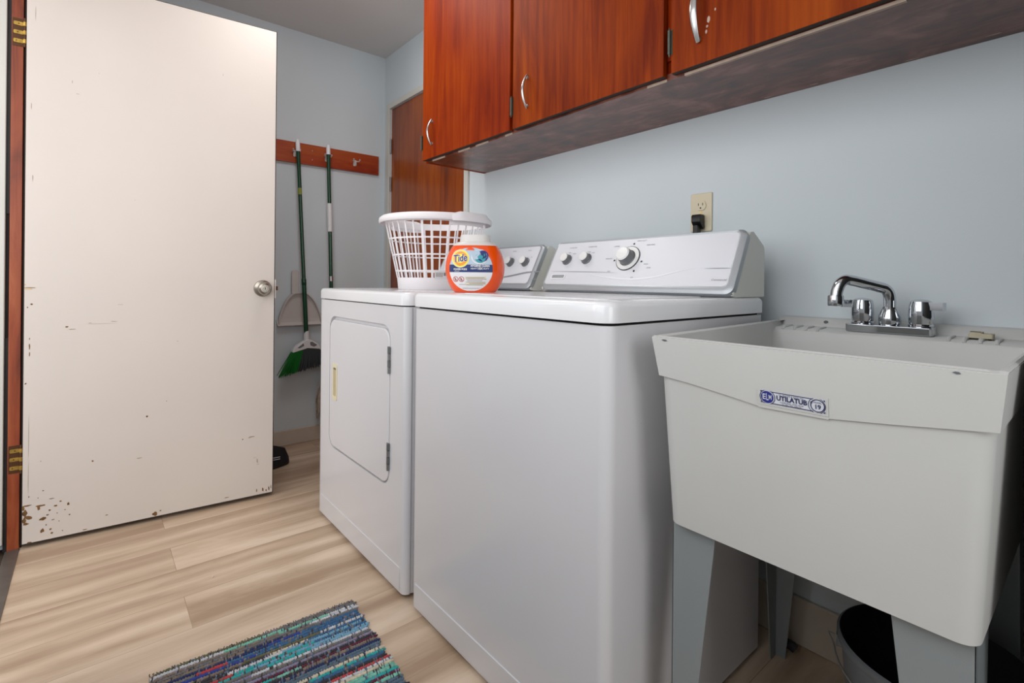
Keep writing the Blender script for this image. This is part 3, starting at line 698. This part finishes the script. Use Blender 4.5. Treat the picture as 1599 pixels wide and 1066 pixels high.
# ------------------------------------------------------------------ detergent tub
dt = thing('detergent_tub', (.876, 1.222, .9187), 'round orange detergent tub with a clear lid, in front of the basket', 'detergent', radians(-43))
def wz(z): return .088*sqrt(max(0, 1-((z-.072)/.1)**2))
def dz(z): return wz(z)*.66
EX = 2.5
def ring(z, sw=1, add=0, n=48):
    out = []
    for k in range(n):
        a = 2*pi*k/n; ca, sa = cos(a), sin(a)
        out.append(((wz(z)*sw+add)*math.copysign(abs(ca)**(2/EX), ca), (dz(z)*sw+add)*math.copysign(abs(sa)**(2/EX), sa), z))
    return out
def stack(bm, rs, mi=0, cap0=True, cap1=True):
    R_ = [[bm.verts.new(p) for p in r] for r in rs]
    for a, b in zip(R_, R_[1:]):
        n = len(a)
        for k in range(n): bm.faces.new((a[k], a[(k+1) % n], b[(k+1) % n], b[k])).material_index = mi
    if cap0: bm.faces.new(R_[0]).material_index = mi
    if cap1: bm.faces.new(R_[-1]).material_index = mi
bm = B(); stack(bm, [[(x*.93, y*.93, 0) for x, y, z in ring(.002)]]+[ring(.004+(.1375-.004)*k/18) for k in range(19)]+[ring(.1405, .97)])
link('body', bm, 'tide_orange', dt, world=False, smooth=50)
bm = B(); stack(bm, [ring(.1375, 1.0, .0005), ring(.142, 1.0, .0010), ring(.148, .97, .0005), ring(.150, .80)], 0); link('collar', bm, 'tide_cap', dt, world=False, smooth=45)
bm = B(); stack(bm, [[(x*.76, y*.78, z_) for x, y, z in ring(.145)] if i == 0 else [(x*(.77-.02*i), y*(.78-.02*i), z_) for x, y, z in ring(.145)] for i, z_ in enumerate((.149, .160, .168, .170))])
link('lid', bm, 'tide_cap', dt, world=False, smooth=35)
bm = B()
def TS(u, z, h=.0006):
    w, d = wz(z), dz(z); q = min(.98, abs(u)/w); return Vector((u, -d*(1-q**EX)**(1/EX)-h, z))
def TL(h): return lambda u, v: TS(u, v, h)
# label ground: disc cut into bands
def in_r(z, top=False):
    r = .0635; dzv = z-.068; return sqrt(max(0, r*r-dzv*dzv))
zs = [.0055+.1265*k/40 for k in range(41)]
for z0, z1 in zip(zs, zs[1:]):
    zm = (z0+z1)/2
    mi = 1 if zm > .082 else (2 if zm > .060 else (0))
    for k in range(12):
        def hw(z, t): return -.006+in_r(z)*(-1+2*t)
        q = [(hw(z0, k/12), z0), (hw(z0, (k+1)/12), z0), (hw(z1, (k+1)/12), z1), (hw(z1, k/12), z1)]
        if abs(q[0][0]-q[1][0]) < 1e-5 and abs(q[2][0]-q[3][0]) < 1e-5: continue
        # notch between the two lobes at the top
        if zm > .122 and -.020 < (q[0][0]+q[1][0])/2 < .004: continue
        bm.faces.new([bm.verts.new(TS(*p, .0005)) for p in q]).material_index = mi
quad(bm, -.022, .038, .024, .047, TL(.0009), 3, 6)
disc(bm, -.036, .099, .0265, TL(.0009), 0, 36); disc(bm, -.036, .099, .0250, TL(.0013), 5, 36); disc(bm, -.036, .099, .0200, TL(.0017), 6, 36); disc(bm, -.036, .099, .0135, TL(.0021), 5, 36)
text(bm, 'Tide', .0262, lambda u, v: TS(-.036+u, .099+v*1.15+u*.13, .0026), 0, bold=.0012, squeeze=.86)
text(bm, 'Tide', .0262, lambda u, v: TS(-.036+u, .099+v*1.15+u*.13, .0030), 4, bold=.0004, squeeze=.86)
# liquid pack: pale, teal and navy swirls
disc(bm, .020, .104, .0215, TL(.0010), 0, 28, ru=1.15); disc(bm, .020, .105, .0190, TL(.0014), 1, 28, ru=1.1)
disc(bm, .029, .106, .0165, TL(.0018), 4, 24, ru=.95); disc(bm, .022, .100, .0135, TL(.0020), 7, 24, ru=1.15); disc(bm, .010, .109, .0130, TL(.0024), 1, 24, ru=1.0); disc(bm, .029, .108, .0095, TL(.0024), 2, 20); disc(bm, .022, .103, .0060, TL(.0028), 7, 20, ru=1.3); disc(bm, .0335, .109, .0045, TL(.0028), 7, 16, ru=.35)
text(bm, 'HYGIENE CLEAN', .0082, lambda u, v: TS(.0215+u, .0775+v, .0011), 0, bold=.0003, squeeze=.88)
text(bm, 'HEAVY', .0062, lambda u, v: TS(.004+u, .0695+v, .0011), 0, bold=.0001); text(bm, '10X', .0088, lambda u, v: TS(.0215+u, .0695+v, .0011), 0, bold=.0003); text(bm, 'DUTY', .0062, lambda u, v: TS(.039+u, .0695+v, .0011), 0, bold=.0001)
text(bm, 'POWER PODS', .0070, lambda u, v: TS(-.036+u, .0675+v, .0011), 0, bold=.0003, squeeze=.9); text(bm, 'ORIGINAL', .0035, lambda u, v: TS(-.046+u, .062+v, .0011), 0)
for u in (-.050, -.0325):
    disc(bm, u, .039, .0080, TL(.0010), 8, 24, ri=.0064)
    disc(bm, u-.001, .0405, .0022, TL(.0010), 9, 10); quad(bm, u-.003, u+.002, .0345, .0385, TL(.0010), 9)
    bm.faces.new([bm.verts.new(TS(u+a, .039+b, .0014)) for a, b in ((-.0055, .0045), (-.0045, .0055), (.0055, -.0045), (.0045, -.0055))]).material_index = 8
for k, (a, b) in enumerate(((-.019, .034), (-.019, .040), (-.016, .028), (-.019, .037), (-.010, .036), (-.019, .030))):
    quad(bm, a, b, .043-.0042*k, .0443-.0042*k, TL(.0012), 9, 5)
quad(bm, -.040, -.020, .0235, .0245, TL(.0012), 9, 3); quad(bm, -.030, .018, .0125, .0135, TL(.0012), 9, 4)
link('label', bm, ['label_white', 'label_sky', 'label_navy', 'label_cream', 'label_blue', 'label_yellow', 'label_orange', 'label_teal', 'label_red', 'label_gray'], dt, world=False)

# ------------------------------------------------------------------ utility sink
sink = thing('utility_sink', (1.1, .31, 0), 'off-white freestanding utility sink on gray legs at the right of the washer', 'sink')
def lv(a, b, t): return a+(b-a)*t
# outer shell corners: (x, yRight, yLeft) at heights
def shell(z):      # outer wall of the bowl
    t = (z-.520)/(.860-.520)
    return dict(xf=lv(.800, .772, t), yr=lv(.099, .080, t), yl=lv(.512, .522, t), xb=lv(1.385, 1.425, t))
bm = B()
def rng(xf, xb, yr, yl, z, r, ylb=None, drop=0):
    pts = rrect(xf, xb, yr, yl, r, 5); pts.insert(18, (xb-.05, yr)); pts.insert(6, (xb-.05, yl)); out = []
    for u, v in pts:
        if ylb is not None and v > (yr+yl)/2: v += (ylb-yl)*(u-xf)/(xb-xf)
        out.append((u, v, z-(drop if u > xb-.045 else 0)))
    return out
LB = .565
stk = []
s = shell(.520); stk.append(rng(s['xf']+.012, s['xb']-.012, s['yr']+.012, s['yl']-.012, .520, .015, s['yl']-.012+.02)); 
for z in (.526, .60, .70, .790):
    s = shell(z); stk.append(rng(s['xf'], s['xb'], s['yr'], s['yl'], z, .022, s['yl']+.045*(z-.5)/.35))
stk.append(rng(.770, 1.428, .077, .5225, .852, .018, LB, .016)); stk.append(rng(.7665, 1.430, .074, .527, .8585, .014, LB+.003, .020))
# rim, then down the inside
stk.append(rng(.772, 1.43, .078, .523, .8605, .014, LB, .020)); stk.append(rng(.778, 1.335, .084, .517, .8575, .014, LB-.012, .020)); 
stk.append(rng(.786, 1.325, .092, .508, .80, .03, LB-.02)); stk.append(rng(.812, 1.30, .115, .490, .56, .03, LB-.05)); stk.append(rng(.84, 1.27, .14, .47, .545, .03, LB-.08))
stack(bm, stk, 0)
basin = link('basin', bm, ['tub_plastic'], sink, smooth=40)
# raised back deck with soap ridges
bm = B()
yA, yB = .076, .575
prism(bm, [(1.336, .822), (1.336, .8385), (1.342, .8440), (1.400, .8475), (1.416, .8655), (1.422, .868), (1.4485, .868), (1.4485, .822)], yA, yB, lambda u, v, w: Vector((u, w, v)))
for y in (.535, .509, .483, .457): tube(bm, [(1.337, y, .8395), (1.347, y, .8460), (1.385, y-.003, .848)], [.0035, .0045, .002], 8)
for y in (.216, .192, .168, .144): tube(bm, [(1.337, y, .8395), (1.347, y, .8460), (1.385, y-.003, .848)], [.0035, .0045, .002], 8)
lathe(bm, [(.0001, .0015), (.004, .0015), (.0052, 0)], seg=14, X=lambda v: Vector((1.409-v.z*.7+v.y*.6, .462+v.x, .859+v.z+v.y*.6)), mi=1, caps=False)
link('back_deck', bm, ['tub_plastic', 'tub_scuff'], basin, bevel=.003)
# skirt: the wider apron round the top; its lower line dips to the middle
bm = B()
def sk(y, z):
    t = (z-.790)/(.858-.790); return lv(.7735, .7655, t)
low = [(.080, .791), (.12, .786), (.18, .778), (.250, .770), (.250, .7685), (.345, .7675), (.345, .769), (.40, .777), (.46, .785), (.517, .790)]
vt = []
for (y, z) in low:
    yt = .0735+(y-.080)*(.5275-.0735)/(.517-.080)
    vt.append([bm.verts.new((.7870, y, z+.001)), bm.verts.new((sk(y, z), y, z)), bm.verts.new((.7658, yt, .857)), bm.verts.new((.774, yt, .860))])
for a, b in zip(vt, vt[1:]):
    for k in range(3): bm.faces.new((a[k], b[k], b[k+1], a[k+1]))
for yy0, yy1, sg in ((.5185, LB+.001, 1), (.0785, .0765, -1)):
    e = [(.7735, yy0-.0015*sg, .791), (.7658, yy0+.009*sg if sg > 0 else yy0-.005, .857), (1.432, yy1+(.004*sg), .858), (1.428, yy1-.002*sg, .795)]
    ins = .010*sg
    o_ = [bm.verts.new(p) for p in e]; i_ = [bm.verts.new((p[0]+(.004 if k < 2 else 0), p[1]-ins, p[2])) for k, p in enumerate(e)]
    bm.faces.new(o_); bm.faces.new((o_[0], i_[0], i_[3], o_[3])); bm.faces.new((o_[1], i_[1], i_[2], o_[2]))
for y, z, w, h in ((.502, .8535, .006, .0018), (.116, .8535, .004, .0016)):
    bm.faces.new([bm.verts.new((sk(y, z)-.0006, y+w*a, z+h*b)) for a, b in ((-1, -.3), (0, -1), (1, .2), (.3, 1), (-.6, .8))]).material_index = 1
link('skirt', bm, ['tub_plastic', 'tub_scuff'], basin, smooth=30)
# maker's label
bm = B()
YC, ZC_ = .2965, .7855
def LBL(u, v, h=.0006):
    y = YC-u; z = ZC_+v; return Vector((sk(y, z)-h-.0006, y, z))
lw, lh = .0440, .0098
quad(bm, -lw-.004, lw+.003, -lh-.003, lh+.003, lambda u, v: LBL(u, v, .0002), 3)
quad(bm, -lw, lw, -lh, lh, lambda u, v: LBL(u, v, .0006), 0)
quad(bm, -lw+.016, lw-.016, lh-.0018, lh-.0006, lambda u, v: LBL(u, v, .0009), 2); quad(bm, -lw+.016, lw-.016, -lh+.0006, -lh+.0018, lambda u, v: LBL(u, v, .0009), 2)
for sx in (-1, 1):
    for sy in (-1, 1):
        bm.faces.new([bm.verts.new(LBL(sx*(lw-.0006-a), sy*(lh-.0006-b), .0009)) for a, b in ((0, 0), (.0028, 0), (0, .0028))]).material_index = 2
disc(bm, -lw+.0105, 0, .0112, lambda u, v: LBL(u, max(-lh, min(lh, v)), .0010), 2, 30, ri=.0102)
disc(bm, -lw+.0102, 0, .0090, lambda u, v: LBL(u, v, .0012), 1, 30); text(bm, 'E', .0115, lambda u, v: LBL(-lw+.0058+u, v, .0015), 0, bold=.0002, squeeze=.9); text(bm, 'L', .0150, lambda u, v: LBL(-lw+.0104+u, v, .0015), 0, bold=.0001, squeeze=.5); text(bm, 'M', .0100, lambda u, v: LBL(-lw+.0147+u, v, .0015), 0, bold=.0001, squeeze=.62)
disc(bm, lw-.0110, 0, .0112, lambda u, v: LBL(u, max(-lh, min(lh, v)), .0010), 2, 30, ri=.0104); disc(bm, lw-.0100, 0, .0092, lambda u, v: LBL(u, v, .0012), 2, 30, ri=.0080)
text(bm, '19', .0085, lambda u, v: LBL(lw-.0100+u, -.0018+v, .0012), 2, bold=.0002); text(bm, 'MODEL', .0032, lambda u, v: LBL(lw-.0100+u, .0042+v, .0012), 2)
text(bm, 'UTILATUB', .0098, lambda u, v: LBL(.0000+u, .0010+v, .0012), 2, bold=.0003, squeeze=.92); text(bm, '\u00ae', .0045, lambda u, v: LBL(.0262+u, .0035+v, .0012), 2)
text(bm, 'E.L. MUSTEE & SONS, INC.', .0030, lambda u, v: LBL(u, .0062+v, .0012), 2); text(bm, 'CLEVELAND, OHIO 44142', .0028, lambda u, v: LBL(u, -.0045+v, .0012), 2); text(bm, 'U.S. PAT. NO. 3,800,333', .0026, lambda u, v: LBL(u, -.0070+v, .0012), 2)
link('maker_label', bm, ['sticker_white', 'sticker_blue', 'sticker_dark', 'tub_plastic'], basin)
# legs: L-section, tapering downwards
def leg(xo, yo, dx, dy, wt, wb, x2=.09):
    """outer corner xo,yo; flanges run dx (depth) and dy (width)"""
    bm = B(); t = .003; zt = .522
    for ax in (0, 1):
        for_ = []
        def F2(u, v, w):
            if ax == 0: return Vector((xo+dx*w, yo+dy*u, v))
            return Vector((xo+dx*u, yo+dy*w, v))
        a, b = (wt, wb) if ax == 0 else (x2, x2*.35)
        prism(bm, [(0, 0), (b, 0), (a, zt), (0, zt)], 0, t, F2)
    link('leg', bm, 'tub_leg', sink, bevel=.001)
leg(.820, .5160, 1, -1, .082, .026); leg(.820, .1030, 1, 1, .086, .030); leg(1.360, .556, -1, -1, .075, .026); leg(1.360, .105, -1, 1, .080, .026)
# faucet
fb = B(); fx, fy = 1.372, .322
prism(fb, rrect(fx-.026, fx+.024, .243, .402, .006, 3), .8565, .874, lambda u, v, w: Vector((u, v, w-.0105)))
fauc = link('faucet', fb, 'chrome', basin, bevel=.002)
tag(fauc, 'chrome faucet')
bm = B()
lathe(bm, [(.020, -.0105), (.021, -.006), (.021, .008), (.017, .022), (.0135, .030)], (fx, fy, .874), 28, caps=False)
sp = smoothpath([(fx, fy, .896), (fx-.001, fy+.001, .928), (fx-.008, fy+.006, .943), (fx-.022, fy+.017, .949), (fx-.052, fy+.038, .9570), (fx-.072, fy+.053, .9625), (fx-.085, fy+.062, .9635), (fx-.095, fy+.069, .955), (fx-.100, fy+.073, .940), (fx-.102, fy+.0745, .926)], 6)
tube(bm, sp, [.0118]*len(sp), 20)
ex, ey = fx-.1025, fy+.0750
lathe(bm, [(.0115, .003), (.0115, 0), (.0150, 0), (.0155, .003), (.0155, .021), (.0148, .023), (.0115, .024)], (ex, ey, .906), 24)
link('spout', bm, 'chrome', fauc, smooth=45)
for yk, sg in ((.374, 1), (.267, -1)):
    bm = B(); lathe(bm, [(.022, -.0105), (.023, -.007), (.021, -.004), (.0215, 0), (.0225, .014), (.0215, .034), (.019, .044), (.013, .048), (.0001, .0495)], (fx, yk, .874), 30, caps=False)
    d = Vector((-.25, sg, 0)).normalized(); n = Vector((-d.y, d.x, 0)); p0 = Vector((fx, yk, .874+.033))
    for k in range(1):
        vs = []
        for t_, w_, h_ in ((.014, .0085, .0085), (.042, .007, .0085)):
            for su, sv in ((-1, -1), (1, -1), (1, 1), (-1, 1)): vs.append(bm.verts.new(p0+d*t_+n*su*w_+Vector((0, 0, sv*h_+.002))))
        for i in range(4): bm.faces.new((vs[i], vs[(i+1) % 4], vs[4+(i+1) % 4], vs[4+i]))
        bm.faces.new(vs[:4]); bm.faces.new(vs[4:])
    link('tap_handle', bm, 'chrome', fauc, smooth=40)
# stopper on the deck
st = thing('sink_stopper', (1.372, .170, .8470), 'small beige plastic clip lying on the back ledge of the sink, right of the faucet', 'clip')
bm = B(); prism(bm, rrect(1.360, 1.386, .152, .189, .004, 3), .8485, .8580, lambda u, v, w: Vector((u, v, w))); prism(bm, rrect(1.362, 1.384, .168, .187, .004, 3), .8580, .8610, lambda u, v, w: Vector((u, v, w)))
box(bm, 1.3595, 1.362, .1545, .160, .8462, .8487, 1); box(bm, 1.3592, 1.386, .168, .187, .8462, .8487, 1); box(bm, 1.361, 1.363, .170, .186, .8610, .8618, 1)
link('clip_body', bm, ['soap_beige', 'gap_dark'], st)

# ------------------------------------------------------------------ bucket under the sink
bc = thing('bucket', (1.146, .200, 0), 'gray plastic bucket with a wire bail on the floor under the sink', 'bucket')
bm = B()
lathe(bm, [(.0001, 0), (.108, 0), (.112, .004), (.138, .285), (.143, .287), (.1445, .292), (.1445, .300), (.140, .303)], seg=56, caps=False, mi=0)
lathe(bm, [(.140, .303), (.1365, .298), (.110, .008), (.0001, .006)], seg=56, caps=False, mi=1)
for a in (radians(105), radians(285)):
    box(bm, -.010, .010, -.006, .004, .262, .284, 0, lambda v, a=a: Vector((.141*cos(a)+v.x*-sin(a)+v.y*cos(a), .141*sin(a)+v.x*cos(a)+v.y*sin(a), v.z)))
link('pail', bm, ['bucket_plastic', 'bucket_inside'], bc, world=False, smooth=40)
bm = B(); pts = []
for k in range(25):
    t = k/24; a = radians(105)+radians(180)*t; r = .149+.004*sin(pi*t); pts.append((r*cos(a), r*sin(a), .275-.030*sin(pi*t)))
a = radians(105); pts = [(.141*cos(a), .141*sin(a), .277)]+[(.158*cos(a), .158*sin(a), .279)]+pts[1:]
tube(bm, pts, .0016, 6); link('bail', bm, 'satin_chrome', bc, world=False, smooth=60)
tag(link('drain_hose', (lambda b: (tube(b, smoothpath([(1.40, .572, .60), (1.395, .572, .35), (1.39, .568, .06), (1.395, .52, .014)], 8), .012, 10), b)[1])(B()), 'pipe_gray'), 'dark thin drain hose running down the wall behind the sink', 'hose')

# ------------------------------------------------------------------ outlet and plug
ol = thing('wall_outlet', (XR, .821, 1.173), 'ivory duplex wall outlet above the washer console', 'outlet')
bm = B(); prism(bm, rrect(.786, .857, 1.112, 1.231, .004, 3), XR-.0055, XR-.0003, F)
plate = link('plate', bm, 'outlet_ivory', ol, bevel=.002)
for z in (1.192, 1.151):
    bm = B(); o_ = []
    for k in range(28):
        a = 2*pi*k/28; o_.append((.8215+.0172*cos(a), z+max(-.0142, min(.0142, .0172*sin(a)))))
    prism(bm, o_, XR-.0085, XR-.005, F)
    for yy in (.8145, .8285): box(bm, XR-.0088, XR-.0084, yy-.0011, yy+.0011, z+.0005, z+.0080, 1)
    disc(bm, .8215, z-.0070, .0026, lambda u, v: Vector((XR-.0087, u, v)), 1, 12)
    link('receptacle', bm, ['outlet_ivory', 'gap_dark'], plate)
bm = B(); lathe(bm, [(.003, 0), (.0028, .001), (.0001, .0012)], seg=12, X=lambda v: Vector((XR-.0055-v.z, .8215+v.x, 1.1715+v.y))); link('screw', bm, 'brass', plate)
cord = thing('power_cord', (1.43, .8215, 1.14), 'black power cord plugged into the lower socket above the washer', 'cord')
bm = B(); px = XR-.0088
prism(bm, [(1.132, -.012), (1.158, -.012), (1.163, -.016), (1.163, -.036), (1.158, -.040), (1.140, -.040), (1.124, -.026), (1.118, -.018), (1.124, -.010)], .8065, .8365, lambda u, v, w: Vector((XR+v+.003, w, u)))
prism(bm, rrect(.813, .830, 1.100, 1.130, .003, 2), px-.030, px-.010, F)
link('plug', bm, 'black_plastic', cord, bevel=.003)
bm = B(); tube(bm, smoothpath([(XR-.028, .8215, 1.108), (XR-.026, .822, 1.06), (XR-.020, .83, .95), (XR-.022, .85, .70), (XR-.03, .9, .5)], 6), .0055, 10); link('cable', bm, 'cable_black', cord, smooth=60)

# ------------------------------------------------------------------ rag rug
RC = [('rr_grey', (118, 114, 112)), ('rr_dark', (58, 56, 62)), ('rr_blue', (62, 104, 144)), ('rr_navy', (42, 54, 96)), ('rr_sky', (120, 168, 196)), ('rr_white', (206, 208, 214)), ('rr_teal', (52, 170, 170)), ('rr_taupe', (134, 120, 108)),
      ('rr_maroon', (98, 40, 60)), ('rr_red', (190, 70, 74)), ('rr_mint', (130, 196, 176)), ('rr_slate', (92, 112, 130)), ('rr_olive', (104, 104, 78)), ('rr_cream', (214, 202, 178)), ('rr_royal', (52, 70, 150)), ('rr_lav', (140, 134, 160)), ('rr_warp', (70, 66, 66))]
for n_, c_ in RC: mat(n_, rgb(*c_), .95, bump=.5, bscale=700, var=.25, vscale=160)
rug = bpy.data.objects.new('tmp', None)
bm = B(); RW = .484; rows = 92; pitch = .0098
wts = [6, 6, 7, 4, 5, 3, 3, 5, 2, 1, 2, 6, 2, 1, 2, 3]
top_rows = [[(12, .5), (0, .5)], [(5, .3), (10, .3), (0, .4)], [(7, .6), (10, .25), (5, .15)], [(0, .7), (5, .3)], [(7, .4), (3, .2), (0, .4)], [(3, .5), (14, .2), (2, .3)], [(0, .2), (9, .15), (2, .65)], [(14, .45), (2, .55)], [(7, .35), (12, .4), (5, .25)], [(1, .5), (13, .2), (2, .3)], [(1, .3), (5, .25), (4, .45)], [(7, .2), (9, .12), (6, .38), (2, .3)], [(6, .4), (4, .6)], [(0, .5), (6, .2), (4, .3)], [(15, .4), (5, .6)], [(1, .3), (0, .7)], [(5, .4), (15, .6)], [(8, .6), (1, .4)], [(6, .45), (10, .1), (8, .45)], [(1, .6), (7, .4)], [(11, .5), (3, .5)], [(2, .4), (11, .6)], [(9, .2), (14, .2), (11, .6)]]
random.seed(11)
for rI in range(rows):
    y = -rI*pitch
    if rI < len(top_rows): runs = [(a, b*random.uniform(.85, 1.15)) for a, b in top_rows[rI]]
    else:
        runs = []
        for _ in range(random.choice((1, 2, 2, 3))): runs.append((random.choices(range(16), wts)[0], random.uniform(.3, 1)))
    tot = sum(b for a, b in runs); acc = 0; bounds = []
    for a, b in runs: acc += b/tot; bounds.append((acc, a))
    n = 160; ends = (random.uniform(-.006, .004), RW+random.uniform(-.004, .007)); base = random.uniform(.0044, .0056)
    prev = None; ph = random.uniform(0, 6)
    for k in range(n+1):
        u = k/n; x = ends[0]+(ends[1]-ends[0])*u
        r = base*(1+.20*(1 if k % 2 else -1)+random.uniform(-.10, .10)) * (1 if .01 < u < .99 else .6)
        yy = y+.0030*noise.noise((x*6, rI*.18, 0))+.0006*random.uniform(-1, 1)
        rg = [bm.verts.new((x+.0016*sin(a), yy+1.12*r*cos(a), .0052+.9*r*sin(a))) for a in (0, pi/3, 2*pi/3, pi, 4*pi/3, 5*pi/3)]
        if prev:
            mi = next(a for t_, a in bounds if u <= t_+1e-6)
            q_ = random.random()
            if q_ < .04: mi = 16
            elif q_ < .19: mi = random.choice((0, 1, 7, 11, 11, 15, 0))
            for j in range(6):
                bm.faces.new((prev[j], prev[(j+1) % 6], rg[(j+1) % 6], rg[j])).material_index = mi
        prev = rg
# warp threads knotted over the end of the rug
for k in range(70):
    x = RW*k/69; tube(bm, [(x, .004, .004), (x+random.uniform(-.002, .002), .009+random.uniform(0, .004), .004), (x+random.uniform(-.004, .004), .012+random.uniform(0, .006), .003)], .0010, 4, 16)
rg_o = link('rag_rug', bm, [n_ for n_, _ in RC], None, smooth=70)
rg_o.location = (.112, 1.459, 0); rg_o.rotation_euler = (0, 0, radians(-3.2))
tag(rg_o, 'woven rag rug in blue, gray and teal stripes on the wood floor', 'rug')

# crumbs on the floor
for i, (x, y, r_) in enumerate(((.302, 1.838, .0032), )):
    bm = B(); bmesh.ops.create_icosphere(bm, subdivisions=2, radius=r_)
    for v in bm.verts: v.co *= random.uniform(.75, 1.15); v.co.z = v.co.z*.6+r_*.5
    o = link('pebble', bm, 'pebble'); o.location = (x, y, 0.0003); tag(o, 'tiny pale crumb lying on the wood floor in front of the dryer', 'crumb')
